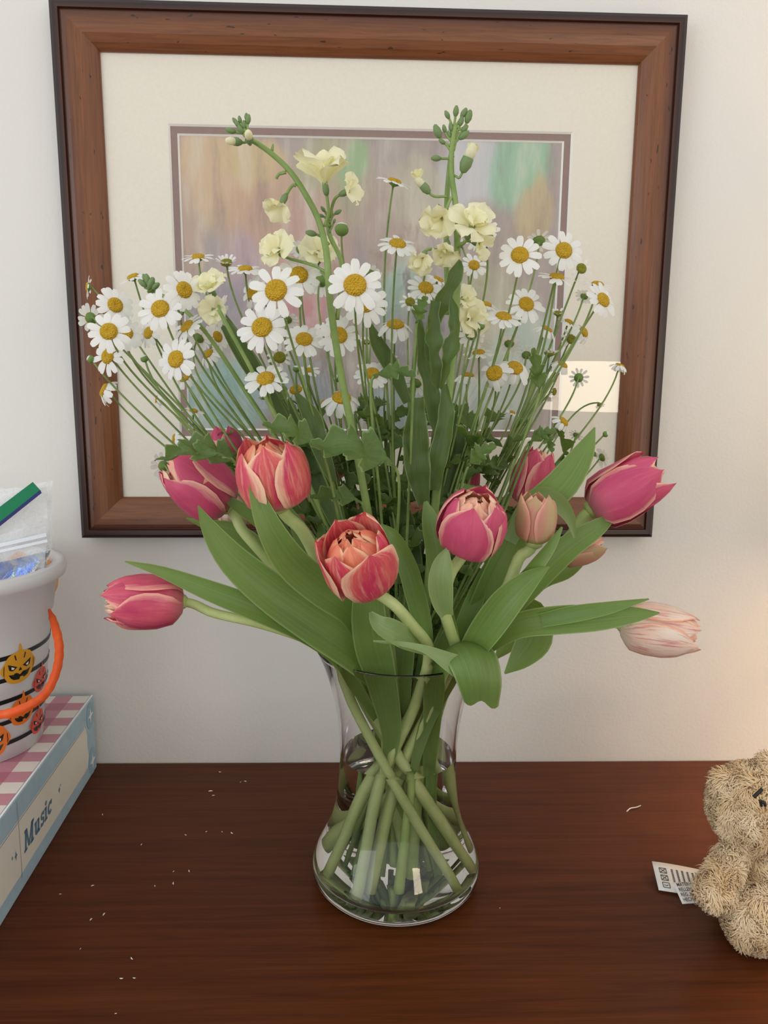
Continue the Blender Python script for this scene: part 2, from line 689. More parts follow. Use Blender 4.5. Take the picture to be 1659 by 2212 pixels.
rh, rv = rail(FW), rail(FH)
for me, ang, off in ((rh, PI, (0, FH / 2)), (rh, 0, (0, -FH / 2)), (rv, -PI / 2, (-FW / 2, 0)), (rv, PI / 2, (FW / 2, 0))):
    # local x along the rail, y inwards, z to the viewer
    mm = Matrix.Translation((off[0], 0, off[1] + FH / 2)) @ Matrix.Rotation(PI / 2, 4, 'X') @ Matrix.Rotation(ang, 4, 'Z')
    o = part('frame_rail', me, pic, mm)
    o.data.polygons.foreach_set('use_smooth', [False] * len(o.data.polygons))


def ring(ox, oz, ix, iz, y0, y1, slope):
    """flat board with a bevelled window: outer half size, inner half size, front y0, back y1"""
    V = [(-ox, y0, -oz), (ox, y0, -oz), (ox, y0, oz), (-ox, y0, oz),
         (-ix, y0, -iz), (ix, y0, -iz), (ix, y0, iz), (-ix, y0, iz)]
    F = [(0, 1, 5, 4), (1, 2, 6, 5), (2, 3, 7, 6), (3, 0, 4, 7)]
    B = [(-ix, y0, -iz), (ix, y0, -iz), (ix, y0, iz), (-ix, y0, iz)]
    jx, jz = ix - slope, iz - slope
    B += [(-jx, y1, -jz), (jx, y1, -jz), (jx, y1, jz), (-jx, y1, jz)]
    G = [(0, 1, 5, 4), (1, 2, 6, 5), (2, 3, 7, 6), (3, 0, 4, 7)]
    return (V, F), (B, G)


up = Matrix.Translation((0, 0, FH / 2))
(v1, f1), (v2, f2) = ring(0.2662, 0.2195, 0.2022, 0.1548, -0.0075, -0.0055, 0.0017)
mo = part('outer_mat', mesh('outer_mat', v1, f1, M['mat_board'], flat=True), pic, up)
part('bevelled_edge', mesh('bevelled_edge', v2, f2, M['mat_core'], flat=True), mo)
(v1, f1), (v2, f2) = ring(0.210, 0.165, 0.1938, 0.1465, -0.0055, -0.0035, 0.0015)
mo = part('inner_mat', mesh('inner_mat', v1, f1, M['mat_mauve'], flat=True), pic, up)
part('bevelled_edge', mesh('bevelled_edge', v2, f2, M['mat_core'], flat=True), mo)
part('watercolour_sheet', mesh('watercolour_sheet', [(-.2, -.0034, -.152), (.2, -.0034, -.152), (.2, -.0034, .152), (-.2, -.0034, .152)],
                               [(0, 1, 2, 3)], M['art'], flat=True), pic, up)
v, f = box((-0.2655, -0.0095, -0.219), (0.2655, -0.0080, 0.219))
part('glass_pane', mesh('glass_pane', [v[0], v[1], v[5], v[4]], [(0, 1, 2, 3)], M['picture_glass'], flat=True), pic, up)
v, f = box((-0.268, -0.0030, -0.222), (0.268, -0.0006, 0.222))
part('backing_board', mesh('backing_board', v, f, M['mat_board'], flat=True), pic, up)

# ------------------------------------------------------------------ vase and water
vo = [(0, 0.0012), (0.052, 0.0012), (0.058, 0.0), (0.0655, 0.0012), (0.0705, 0.0052), (0.0735, 0.0115), (0.0738, 0.0175), (0.0722, 0.0250),
      (0.0680, 0.0345), (0.0622, 0.0455), (0.0572, 0.0580), (0.0534, 0.0745), (0.0512, 0.0940), (0.0504, 0.1150), (0.0507, 0.1340),
      (0.0526, 0.1530), (0.0556, 0.1700), (0.0598, 0.1865), (0.0648, 0.2015), (0.0702, 0.2140), (0.0718, 0.2170)]
GT = 0.0026


def r_out(z):
    q = vo[3:]
    return float(np.interp(z, [a[1] for a in q], [a[0] for a in q]))


zi = [0.2165, 0.2120, 0.2015, 0.1865, 0.1700, 0.1530, 0.1340, 0.1150, 0.0940, 0.0745, 0.0580, 0.0455, 0.0345, 0.0260, 0.0205]
vi = [(r_out(z) - (GT if z < .2 else GT - (z - .2) / .0165 * .0010), z) for z in zi] + [(r_out(0.0165) - 0.0045, 0.0165), (0.0635, 0.0138), (0.058, 0.0125), (0.030, 0.0118), (0, 0.0116)]
ZW = 0.1205
full = vo + [(0.0716, 0.2178), (0.0710, 0.2182), (0.0703, 0.2177)] + [q for q in vi if q[1] > ZW + .001] + [(r_out(ZW) - GT, ZW)]


def r_in(z):
    return r_out(z) - GT if z > 0.02 else 0.058


def outward(o):
    bm = bmesh.new()
    bm.from_mesh(o.data)
    bmesh.ops.recalc_face_normals(bm, faces=bm.faces)
    bm.to_mesh(o.data)
    bm.free()
    return o


v, f = lathe(full, 96)
o = geo('glass_vase', v, f, M['glass'])
tag(o, 'clear flared glass vase holding the whole bouquet on the table', 'vase')
# glass normals: outer wall outwards, inner wall towards the axis
vv = np.array(v)
bm = bmesh.new()
bm.from_mesh(o.data)
bm.faces.ensure_lookup_table()
flip = []
no_, ni_ = len(vo), len(full)
for fc, g in zip(bm.faces, f):
    row = max((i if i == 0 else (i - 1) // 96 + 1) for i in g)
    ctr_ = fc.calc_center_median()
    out_ = fc.normal.x * ctr_.x + fc.normal.y * ctr_.y
    if row <= 3:
        want = fc.normal.z < 0
    elif row < no_ + 1:
        want = out_ > 0 or (row < 6 and fc.normal.z < 0)
    elif row < no_ + 3:
        want = fc.normal.z > 0
    else:
        want = out_ < 0
    if not want:
        flip.append(fc)
bmesh.ops.reverse_faces(bm, faces=flip)
bm.to_mesh(o.data)
bm.free()
wp = [(0, ZW), (0.030, ZW), (r_in(ZW) - 0.0035, ZW), (r_in(ZW), ZW)]
wp += [q for q in vi if q[1] < ZW - 0.001]
v, f = lathe(wp, 96)
o = geo('water', v, f, M['water'])
o.data.materials.append(M['water_glass'])
outward(o)
bm = bmesh.new()
bm.from_mesh(o.data)
side_ = [fc for fc in bm.faces if fc.calc_center_median().z + o.location.z < ZW - 1e-5]
for fc in side_:
    fc.material_index = 1
bmesh.ops.reverse_faces(bm, faces=side_)
for e in bm.edges:
    if len(e.link_faces) == 2 and e.link_faces[0].material_index != e.link_faces[1].material_index:
        e.smooth = False
bm.to_mesh(o.data)
bm.free()
tag(o, 'clear water standing half way up inside the glass vase', 'water', kind='stuff')


def keep_in(c, rad):
    """hold stem points inside the vase wall"""
    c = np.array(c, float)
    for q in c:
        if q[2] < 0.219:
            m = r_in(max(q[2], 0.021)) - rad - 0.0012
            if q[2] < 0.03:
                m = min(m, 0.060)
            if q[2] > 0.205:
                m -= 0.001
            d = math.hypot(q[0], q[1])
            if d > m:
                q[0] *= m / d
                q[1] *= m / d
            q[2] = max(q[2], 0.0125 + rad * 0.6)
    return c

# ------------------------------------------------------------------ flowers: builders


def rows_to_world(pts):
    """(px, py, Y) or ('w', x, y, z) -> world points"""
    return np.array([np.array(q[1:], float) if q[0] == 'w' else P(*q) for q in pts])


def blade(pts, widths, cup=0.25, roll=0.0, n=22, nu=7, twist=0.0, wave=0.0, seed=0):
    """strap leaf along pixel points; widths in photo pixels at the control points"""
    w = rows_to_world(pts)
    c = smooth(np.hstack([w, np.array([[x * mpp(q)] for x, q in zip(widths, w)])]), n)
    wd_ = np.maximum(c[:, 3], 0.0002)
    c = c[:, :3]
    t = np.gradient(c, axis=0)
    t /= np.linalg.norm(t, axis=1)[:, None]
    rnd = random.Random(seed)
    ph = rnd.random() * 6
    V, U = [], []
    prev = None
    for i in range(n):
        s = i / (n - 1)
        vd = nrm(CAM - c[i])
        side = np.cross(t[i], vd)
        if np.linalg.norm(side) < 0.25 and prev is not None:
            side = prev
        side = nrm(side - t[i] * (side @ t[i]))
        if prev is not None:
            if side @ prev < 0:
                side = -side
            side = nrm(side * 0.5 + prev * 0.5)
        prev = side
        nn = np.cross(side, t[i])
        if nn @ vd < 0:
            nn = -nn
        a = roll + twist * (s - 0.5)
        sd = side * math.cos(a) + nn * math.sin(a)
        nm = nn * math.cos(a) - side * math.sin(a)
        for j in range(nu):
            u = -1 + 2 * j / (nu - 1)
            h = wd_[i] / 2
            wv = wave * h * (math.sin(17 * s + ph + 1.3 * u) + .7 * math.sin(29 * s - 2 * ph - u)) * abs(u)
            V.append(c[i] + sd * u * h + nm * (cup * h * (u * u - 0.4) + wv))
            U.append((0.5 + u / 2, s))
    return np.array(V), grid(nu, n), np.array(U)


def lobed_leaf(seed=0, lobes=3.5):
    """unit-length feverfew leaf along +x, blade in xy"""
    rnd = random.Random(seed)
    nv, V, U = 64, [], []
    for i in range(nv):
        s = i / (nv - 1)
        w = 0.26 * math.sin(PI * min(1, s ** 0.62)) ** 0.6 * (0.42 + 0.58 * (1 - abs((lobes * s + .3) % 1 * 2 - 1) ** 2.6)) * (1 + .10 * math.sin(52 * s + seed))
        if s < 0.16:
            w = 0.035
        w = max(w, 0.006)
        for j in range(5):
            u = -1 + j / 2
            lean = 0.75 * u * u * w
            V.append((s + lean, u * w, 0.10 * math.sin(PI * s) - 0.22 * s * s + 0.25 * abs(u) * w + 0.05 * math.sin(14 * s + u)))
            U.append((0.5 + u / 2, s))
    return mesh('leaf', V, grid(5, nv), M['chamomile_leaf'], U)


LOBED = [lobed_leaf(i, q) for i, q in enumerate((3.5, 2.5, 4.5))]

RV = [0, .10, .25, .42, .60, .76, .90, 1.0]


def petal_grid(rot, base, R, H, phi, wmax, opened, rs, hs, rnd, spiral=1.0, curl=0.0, nu=9, nv=13, inside=False):
    tipr = 0.50 + 0.75 * opened
    rr = [.10, .55, .90, 1.0, .99, .88 + .18 * opened, .70 + .46 * opened, tipr]
    zz = [0, .035, .17, .38, .59, .77, .91, 1.0]
    ww = [.40, .62, .88, 1.0, 1.0, .88, .60, .08]
    if inside:
        ww = [.40, .60, .84, 1.0, 1.08, 1.15, 1.10, .45]
    jit = [rnd.uniform(-1, 1) for _ in range(6)]
    V, U = [], []
    for i in range(nv):
        s = i / (nv - 1)
        r0 = np.interp(s, RV, rr) * R * rs * ((.60 + .40 * min(1.0, s / .55)) if inside else 1.0)
        z0 = np.interp(s, RV, zz) * H * hs
        w0 = np.interp(s, RV, ww) * wmax
        for j in range(nu):
            u = -1 + 2 * j / (nu - 1)
            a = phi + u * w0
            r = r0 * (1 + 0.035 * spiral * u * (1 - s * 0.5) + curl * u * u * s
                      + 0.022 * math.sin(3.1 * u + 5 * s + 3 * jit[0]) + 0.02 * jit[1] * math.sin(6 * s + 4 * u))
            r += R * 0.03 * (1 - abs(u)) ** 2 * s
            z = z0 - H * 0.05 * u * u * s + H * 0.012 * math.sin(7 * u + 3 * jit[2]) * s
            V.append((r * math.cos(a), r * math.sin(a), z))
            U.append((0.5 + u / 2, s))
    V = np.array(V) @ rot.T + base
    return V, grid(nu, nv), np.array(U)


def tulip_head(parent, ctr, axis, R, H, mats, seed, roll=0.0, outer=(3, 3), inner=(4, 3), opened=0.15, flop=()):
    """petals of a double tulip; every petal is its own part"""
    rnd = random.Random(seed)
    rot = basis(axis, roll)
    base = np.asarray(ctr) - nrm(axis) * H * 0.5
    k = 0
    tiers = [(outer[0], 1.0, 1.0, 1.02, opened, mats[0]), (outer[1], 0.90, 1.03, 0.98, opened * 0.8 + .06, mats[0])]
    if inner[0]:
        tiers.append((inner[0], 0.87, 0.99, 0.72, -0.18, mats[1]))
    if len(inner) > 1 and inner[1]:
        tiers.append((inner[1], 0.72, 1.0, 0.70, -0.36, mats[1]))
        tiers.append((4, 0.48, 1.0, 0.9, -0.36, mats[1]))
    ph0 = 0.0
    for n_, rs, hs, wm, op, mm in tiers:
        ph0 += PI / max(n_, 1) * 1.03
        for i in range(n_):
            oo = op + rnd.uniform(-.08, .10) + (dict(flop).get(k, 0.0))
            v, f, u = petal_grid(rot, base, R, H, ph0 + 2 * PI * i / n_ + rnd.uniform(-.12, .12), wm * rnd.uniform(.92, 1.06), oo,
                                 rs, hs * rnd.uniform(.94, 1.05), rnd, curl=0.05 * rnd.random(), inside=rs < .895)
            geo('petal', v, f, mm, parent, u)
            k += 1
    return base


def stem(name, pts, r0, r1, m, parent, n=40, sides=9, node=None):
    """pts world, from the flower down; r0 at the flower"""
    c = smooth(pts, n)
    r = np.linspace(r0, r1, n)
    c = keep_in(c, r1)
    v, f, u = tube(c, r, sides)
    return geo(name, v, f, m, parent, u)


# ------------------------------------------------------------------ tulips
TUL = 'pink tulips of the bouquet'


def tulip(label, px, py, Y, ax, wpx, lpx, mats, path, bottom, seed, roll=0.0, leaves=(), stem_r=0.0034, group=None, **kw):
    ctr = P(px, py, Y)
    k = mpp(ctr)
    b = np.array([bottom[0], bottom[1], bottom[2] if len(bottom) > 2 else 0.016])
    t = tag(empty('tulip', b), label, 'tulip', group or TUL)
    axis = facing(*ax)
    R, H = wpx * k / 2 / 1.04, lpx * k
    base = tulip_head(t, ctr, axis, R, H, mats, seed, roll, **kw)
    pw = rows_to_world(path)
    for q_ in (0, 1):
        if path[q_][0] != 'w':
            w_ = (.55, .25)[q_]
            pw[q_] = P(path[q_][0], path[q_][1], base[1] * w_ + path[q_][2] * (1 - w_))
    pts = [base + nrm(axis) * H * 0.05, base - nrm(nrm(axis) * .4 + nrm(base - pw[0])) * 0.007] + list(pw) + [b]
    stem('stem', np.array(pts), stem_r, stem_r * 1.25, M['tulip_stem'], t)
    v, f, u = ball(base + nrm(axis) * H * 0.03, (stem_r * 1.7, stem_r * 1.7, stem_r * 1.3), 10, 6, basis(axis))
    geo('receptacle', v, f, M['tulip_stem'], t)
    for lf in leaves:
        v, f, u = blade(**{k_: q for k_, q in lf.items() if k_ != 'm'}, seed=seed)
        geo('leaf', v, f, M[lf.get('m', 'tulip_leaf')], t, u)
    return t


PK, RS, FL, PL, BD = (M['petal_pink'], M['petal_inner']), (M['petal_rose'], M['petal_inner']), (M['petal_flame'], M['petal_inner_coral']), \
    (M['petal_pale'], M['petal_inner']), (M['petal_bud'], M['petal_inner'])

# left side, lowest, lying out horizontally
tulip('half-open rose tulip lying out horizontally at left, one petal dropping open', 316, 1300, -0.075, (-1, .02, .25), 122, 160, RS,
      [(455, 1322, -.075), (560, 1347, -.07), (650, 1376, -.06), (715, 1412, -.035), ('w', -.038, -.030, .175), ('w', -.006, -.040, .115)],
      (.047, -.040), 3, 0.6, opened=.12, flop=((1, .5),),
      leaves=[dict(pts=[(270, 1213, -.085), (340, 1232, -.085), (450, 1275, -.085), (560, 1318, -.08), (650, 1362, -.07), (725, 1420, -.05), ('w', -.02, -.03, .165)],
                   widths=[3, 22, 44, 52, 44, 32, 18], cup=.35, m='tulip_leaf')])
# left, high, pointing up and out
tulip('deep pink tulip in front of the frame bottom, leaning out to the left', 434, 1048, -0.03, (-.72, .62, .35), 142, 158, PK,
      [(520, 1140, -.03), (580, 1210, -.03), (650, 1290, -.03), (735, 1390, -.025), ('w', -.030, -.020, .175), ('w', .008, -.030, .115)],
      (.058, -.014), 5, 0.2, opened=.10, stem_r=.0042,
      leaves=[dict(pts=[(428, 1092, -.09), (452, 1140, -.09), (500, 1205, -.09), (580, 1275, -.085), (680, 1345, -.075), (770, 1410, -.06), (812, 1470, -.04)],
                   widths=[3, 36, 66, 84, 92, 84, 40], cup=.30, m='tulip_leaf'),
              dict(pts=[(470, 1063, -.04), (510, 1092, -.04), (570, 1135, -.035), (650, 1230, -.03), (745, 1360, -.03), (790, 1420, -.03)],
                   widths=[3, 26, 36, 40, 34, 20], cup=.4, roll=.4, m='tulip_leaf')])
# centre left, large flame striped
tulip('large flame-striped pink and cream tulip beside the deep pink one', 590, 1028, -0.085, (-.16, .92, .40), 166, 150, FL,
      [(648, 1140, -.075), (690, 1215, -.065), (740, 1310, -.055), (790, 1400, -.045), ('w', -.020, -.006, .17), ('w', -.004, -.006, .10)],
      (.010, -.016), 8, 1.1, opened=.22, stem_r=.0045, flop=((3, .1),),
      leaves=[dict(pts=[(540, 1026, -.105), (556, 1075, -.108), (585, 1145, -.108), (630, 1215, -.10), (700, 1275, -.085), (760, 1320, -.07), (800, 1400, -.05)],
                   widths=[3, 34, 58, 74, 76, 66, 40], cup=.32, m='tulip_leaf'),
              dict(pts=[(556, 1035, -.107), (562, 1062, -.107), (572, 1098, -.107)], widths=[2, 18, 26], cup=.3, n=8, m='tulip_leaf')])
# centre, open, facing the viewer
tulip('wide-open coral and pink striped tulip low in the middle of the bouquet', 776, 1214, -0.12, (-.22, .66, .66), 166, 158, FL,
      [(850, 1305, -.105), (890, 1350, -.095), (925, 1400, -.08), ('w', .012, -.030, .18), ('w', -.016, -.034, .11)],
      (-.033, -.048), 13, 0.35, opened=.42, stem_r=.0040, inner=(6, 5), flop=((0, .12), (1, .15), (2, .1)),
      leaves=[dict(pts=[(795, 1285, -.09), (797, 1340, -.085), (806, 1400, -.075), (822, 1460, -.05), ('w', -.008, -.034, .15), ('w', -.014, -.036, .11)], widths=[66, 76, 78, 66, 40, 12], cup=.2, m='tulip_leaf'),
              dict(pts=[(800, 1322, -.115), (818, 1348, -.122), (850, 1368, -.118), (885, 1385, -.10), (925, 1402, -.082)], widths=[8, 44, 56, 50, 34], cup=.5, roll=.5, m='tulip_leaf_pale')])
# right of centre, round
tulip('round pink tulip with cream-edged petals facing up, right of the open one', 1020, 1133, -0.105, (.14, .79, .60), 156, 138, PK,
      [(975, 1235, -.10), (958, 1300, -.095), (972, 1360, -.085), (985, 1410, -.07), ('w', .026, -.030, .18), ('w', -.002, -.026, .11)],
      (-.022, -.040), 21, 0.9, opened=.10, stem_r=.0040, inner=(6, 5),
      leaves=[dict(pts=[(966, 1184, -.112), (957, 1215, -.115), (952, 1255, -.115), (956, 1300, -.108), (965, 1330, -.10)], widths=[6, 40, 54, 44, 26], cup=.6, m='tulip_leaf_pale'),
              dict(pts=[(919, 1083, -.07), (928, 1120, -.075), (938, 1175, -.08), (945, 1235, -.085), (962, 1310, -.085), (985, 1390, -.08)], widths=[8, 34, 42, 40, 30, 20], cup=.35, m='tulip_leaf'),
              dict(pts=[(822, 1133, -.07), (850, 1160, -.08), (880, 1220, -.085), (900, 1290, -.085), (915, 1350, -.08), (925, 1410, -.075)], widths=[6, 32, 44, 46, 40, 26], cup=.4, roll=-.3, m='tulip_leaf'),
              ])
# green and pink bud
tulip('small half-closed green and pink tulip bud below the long dark leaf', 1158, 1120, -0.085, (.02, .96, .28), 92, 112, BD,
      [(1125, 1200, -.08), (1095, 1270, -.075), (1050, 1340, -.07), (1000, 1420, -.055), ('w', .012, -.016, .17), ('w', -.022, -.016, .10)],
      (-.054, -.020), 27, 0.1, opened=.06, stem_r=.0042, outer=(3, 3), inner=(3, 0), flop=((1, .3),),
      leaves=[dict(pts=[(1285, 923, -.045), (1262, 975, -.05), (1215, 1045, -.055), (1150, 1105, -.055), (1100, 1190, -.06), (1050, 1290, -.06), (1000, 1410, -.05)],
                   widths=[3, 44, 70, 66, 60, 56, 40], cup=.35, m='tulip_leaf'),
              dict(pts=[(1242, 1162, -.075), (1232, 1120, -.07), (1205, 1085, -.065), (1165, 1072, -.06), (1135, 1100, -.06), (1100, 1170, -.065)], widths=[5, 26, 44, 50, 46, 30], cup=.35, roll=.4, m='tulip_leaf_pale'),
              dict(pts=[(1214, 1138, -.095), (1190, 1178, -.098), (1150, 1230, -.095), (1110, 1280, -.085)], widths=[5, 24, 34, 30], cup=.45, roll=.4, m='tulip_leaf')])
# right, large
tulip('large dusky pink tulip overlapping the lower right corner of the frame', 1350, 1060, -0.045, (.84, .50, .22), 136, 168, PK,
      [(1240, 1150, -.05), (1180, 1215, -.055), (1100, 1300, -.055), (1020, 1400, -.045), ('w', .034, -.010, .18), ('w', .006, .004, .10)],
      (-.048, .014), 31, 2.0, opened=.14, stem_r=.0048, inner=(5, 3), flop=((2, .3),),
      leaves=[dict(pts=[(1335, 1108, -.05), (1290, 1140, -.062), (1230, 1180, -.066), (1160, 1245, -.066), (1090, 1320, -.062), (1020, 1420, -.05)], widths=[4, 38, 54, 60, 56, 40], cup=.35, m='tulip_leaf'),
              dict(pts=[(1186, 1224, -.10), (1150, 1248, -.10), (1100, 1295, -.10), (1050, 1360, -.092), (1005, 1425, -.075)], widths=[4, 38, 66, 68, 46], cup=.35, m='tulip_leaf')])
# far right, lying out horizontally
tulip('pale cream and coral tulip lying out horizontally at right below the frame', 1420, 1360, -0.07, (.98, -.12, .18), 118, 158, PL,
      [(1300, 1345, -.07), (1200, 1345, -.07), (1110, 1362, -.065), (1030, 1412, -.05), ('w', .042, -.006, .185), ('w', .030, .006, .11)],
      (.054, .008), 37, 0.5, opened=.02, outer=(3, 4), inner=(4, 2),
      leaves=[dict(pts=[(1425, 1324, -.098), (1370, 1328, -.10), (1290, 1335, -.098), (1200, 1340, -.09), (1120, 1352, -.08), (1040, 1400, -.065)], widths=[3, 34, 56, 62, 54, 36], cup=.3, m='tulip_leaf'),
              dict(pts=[(1402, 1294, -.101), (1360, 1303, -.101), (1310, 1314, -.101), (1240, 1326, -.096), (1170, 1340, -.088)], widths=[3, 15, 28, 36, 30], cup=.3, n=14, m='tulip_leaf'),
              dict(pts=[(1090, 1455, -.06), (1125, 1420, -.055), (1155, 1375, -.05), (1140, 1325, -.045), (1095, 1330, -.04), (1040, 1400, -.035)], widths=[4, 52, 78, 74, 60, 40], cup=.2, m='tulip_leaf')])
# bud behind the bright leaf
tulip('closed green-sided tulip bud behind the bright leaf under the frame', 1256, 1190, 0.0, (.92, .26, .15), 66, 100, BD,
      [(1190, 1225, .0), (1120, 1285, .005), (1040, 1370, .02), ('w', .032, .014, .19), ('w', .004, .02, .10)],
      (-.034, .040), 41, 0.8, opened=.0, outer=(3, 2), inner=(2, 0), stem_r=.003,
      leaves=[dict(pts=[(1272, 1206, .02), (1225, 1232, .015), (1170, 1250, .01), (1100, 1310, .01), (1030, 1390, .005)], widths=[3, 34, 44, 44, 30], cup=.3, m='tulip_leaf'),
              dict(pts=[(1070, 1424, .0), (1095, 1390, .0), (1120, 1340, .0), (1090, 1320, .0), (1030, 1390, .0)], widths=[4, 40, 60, 50, 30], cup=.3, m='tulip_leaf')])
# back row, half hidden
tulip('coral pink tulip half hidden behind chamomile leaves at right', 1150, 1033, 0.03, (.25, .93, .1), 96, 120, RS,
      [(1120, 1130, .03), (1070, 1250, .03), (1000, 1380, .025), ('w', .024, .02, .18), ('w', .0, .02, .10)], (-.022, .052), 43, 0.3, opened=.1, inner=(3, 2), stem_r=.003)
tulip('pink tulip almost hidden behind stems above the round one', 1005, 1040, 0.06, (.1, .98, .1), 66, 90, RS,
      [(990, 1120, .06), (965, 1250, .05), (935, 1380, .035), ('w', .012, .03, .18), ('w', .004, .03, .10)], (.018, .05), 47, 0.3, opened=.1, inner=(3, 0), stem_r=.003)
tulip('pink tulip peeping above the deep pink one behind the leaves', 486, 968, 0.035, (-.25, .95, .05), 84, 84, PK,
      [(520, 1060, .03), (600, 1190, .03), (730, 1360, .025), ('w', -.026, .022, .18), ('w', .0, .03, .10)], (.03, .045), 53, 0.3, opened=.1, inner=(3, 0), stem_r=.003,
      leaves=[dict(pts=[(402, 1119, .0), (440, 1132, .0), (510, 1150, .0), (590, 1220, .0), (680, 1320, .0), (760, 1410, .0)], widths=[3, 18, 40, 48, 44, 30], cup=.35, m='tulip_leaf')])
tulip('pale-based pink tulip tucked under the deep pink one', 502, 1106, 0.02, (-.3, .9, .2), 70, 74, PL,
      [(560, 1170, .015), (640, 1270, .012), (740, 1380, .01), ('w', -.03, .01, .18), ('w', .004, .016, .10)], (.046, .03), 59, 0.3, opened=.05, inner=(3, 0), stem_r=.003,
      leaves=[dict(pts=[(618, 1090, -.02), (660, 1170, -.02), (700, 1260, -.02), (745, 1350, -.02), (790, 1420, -.02)], widths=[10, 46, 58, 50, 30], cup=.35, m='tulip_leaf')])
tulip('slim pink tulip seen through the stems behind the open one', 726, 1000, 0.07, (-.05, 1, 0), 50, 70, RS,
      [(735, 1100, .07), (770, 1250, .06), (815, 1380, .04), ('w', -.012, .03, .18), ('w', .01, .036, .10)], (.02, .03), 61, 0.3, opened=.0, inner=(2, 0), stem_r=.0028)

# broad leaves of short shoots, the largest folded down over the rim
t = tag(empty('tulip_leaf_shoot', (0.02, -0.03, 0.016)), 'broad pale tulip leaf folding down over the right of the vase rim', 'leaf', 'loose tulip leaves in the vase')
v, f, u = blade([(806, 1385, -.118), (860, 1390, -.120), (915, 1402, -.118), (965, 1428, -.112), (1010, 1452, -.106)], [4, 10, 18, 40, 60], cup=.25, roll=.25, n=18)
geo('leaf_tip', v, f, M['tulip_leaf_pale'], t, u)


def fold_leaf():
    """blade that comes out of the vase mouth, rolls over and hangs outside the rim"""
    L = [(925, 1440, -.070), (955, 1416, -.100), (974, 1446, -.114), (990, 1484, -.114), (1002, 1516, -.106)]
    R_ = [(985, 1402, -.030), (1040, 1386, -.062), (1074, 1418, -.088), (1084, 1468, -.098), (1077, 1526, -.092)]
    l, r = smooth(rows_to_world(L), 18), smooth(rows_to_world(R_), 18)
    V, U = [], []
    for i in range(18):
        s = i / 17
        for j in range(11):
            q = j / 10
            p = l[i] * (1 - q) + r[i] * q
            d = nrm(CAM - p)
            p = p + d * (0.010 * math.sin(PI * q)) + np.array([0, 0, 1]) * (0.006 * math.sin(PI * q) * (1 - s) - 0.0025 * s ** 4 * math.sin(PI * 3 * q))
            V.append(p)
            U.append((q, s))
    return np.array(V), grid(11, 18), np.array(U)


v, f, u = fold_leaf()
geo('leaf', v, f, M['tulip_leaf'], t, u)
v, f, u = blade([(960, 1425, -.085), (940, 1470, -.052), ('w', .025, -.03, .16), ('w', .024, -.026, .09), ('w', .03, -.026, .02)], [44, 46, 36, 20, 16], cup=.6, n=24)
geo('leaf_sheath', v, f, M['tulip_leaf'], t, u)

for lab, pts, wdt, mm, bt in [
    ('broad bright green tulip leaf rising behind the round pink tulip', [(1125, 1165, -.03), (1085, 1225, -.03), (1045, 1310, -.03), (1005, 1400, -.03), ('w', .02, -.02, .17), ('w', .014, -.02, .12)], [6, 46, 62, 58, 40, 10], 'tulip_leaf', (.01, -.02)),
    ('upright tulip leaf between the bud stem and the round tulip', [(1060, 1200, -.05), (1035, 1270, -.055), (1010, 1340, -.06), (985, 1420, -.05), ('w', .02, -.03, .16), ('w', .008, -.034, .11)], [6, 34, 44, 44, 30, 10], 'tulip_leaf', (.0, -.04)),
    ('dark upright tulip leaf behind the left stems', [(690, 1120, .01), (705, 1210, .0), (740, 1320, -.005), (790, 1420, -.01), ('w', -.02, -.01, .16), ('w', -.002, .0, .10)], [6, 42, 56, 52, 34, 10], 'tulip_leaf', (.02, .01)),
    ('dark tulip leaf standing in the middle of the vase mouth', [(880, 1240, .0), (875, 1310, -.01), (868, 1400, -.02), (862, 1480, -.02), ('w', .0, -.012, .13), ('w', .0, -.004, .085)], [6, 40, 56, 54, 34, 10], 'tulip_leaf', (.0, .0)),
    ('green tulip leaf standing at the right of the vase mouth', [(1000, 1270, .0), (990, 1330, .0), (965, 1400, -.005), (945, 1470, -.01), ('w', .02, -.01, .13), ('w', .02, .0, .085)], [6, 40, 60, 60, 34, 10], 'tulip_leaf', (.02, .01)),
]:
    t = tag(empty('tulip_leaf_shoot', (bt[0], bt[1], 0.016)), lab, 'leaf', 'loose tulip leaves in the vase')
    v, f, u = blade(pts, wdt, cup=.35, n=24)
    geo('leaf', v, f, M[mm], t, u)
    e = P(*pts[-1]) if pts[-1][0] != 'w' else np.array(pts[-1][1:])
    stem('stem', np.array([e + (0, 0, .01), e, e * .6 + np.array([bt[0], bt[1], .016]) * .4, (bt[0], bt[1], .016)]), .0030, .0042, M['cut_stem'], t, 18)

# ------------------------------------------------------------------ chamomile sprigs


def disc_mesh(m):
    pr = [(0, .115), (.05, .112), (.10, .135), (.20, .165), (.30, .145), (.375, .085), (.405, .01), (.39, -.05)]
    v, f = lathe(pr, 18)
    return mesh('flower_head', v, [g[::-1] for g in f], M[m])


DISC = {'n': disc_mesh('disc_yellow'), 'g': disc_mesh('disc_green')}
v, f = lathe([(.40, -.02), (.36, -.12), (.22, -.20), (.09, -.26), (.05, -.34)], 12)
CALYX = mesh('calyx', v, f, M['calyx'])


def petal_mesh(k):
    V, U = [], []
    xs = [.30, .42, .56, .72, .88, .97, 1.0]
    hw = [.055, .105, .145, .165, .150, .105, .045]
    rnd = random.Random(k)
    for i, (x, w) in enumerate(zip(xs, hw)):
        for j in range(3):
            u = j - 1
            V.append((x - (.02 if u == 0 and i == 6 else 0), u * w, .035 * math.sin(PI * (x - .3) / .7) - .02 * u * u - k * .04 * (x - .3) ** 2))
            U.append((.5 + u / 2, i / 6))
    return mesh('petal', V, grid(3, 7), M['daisy_white'], U)


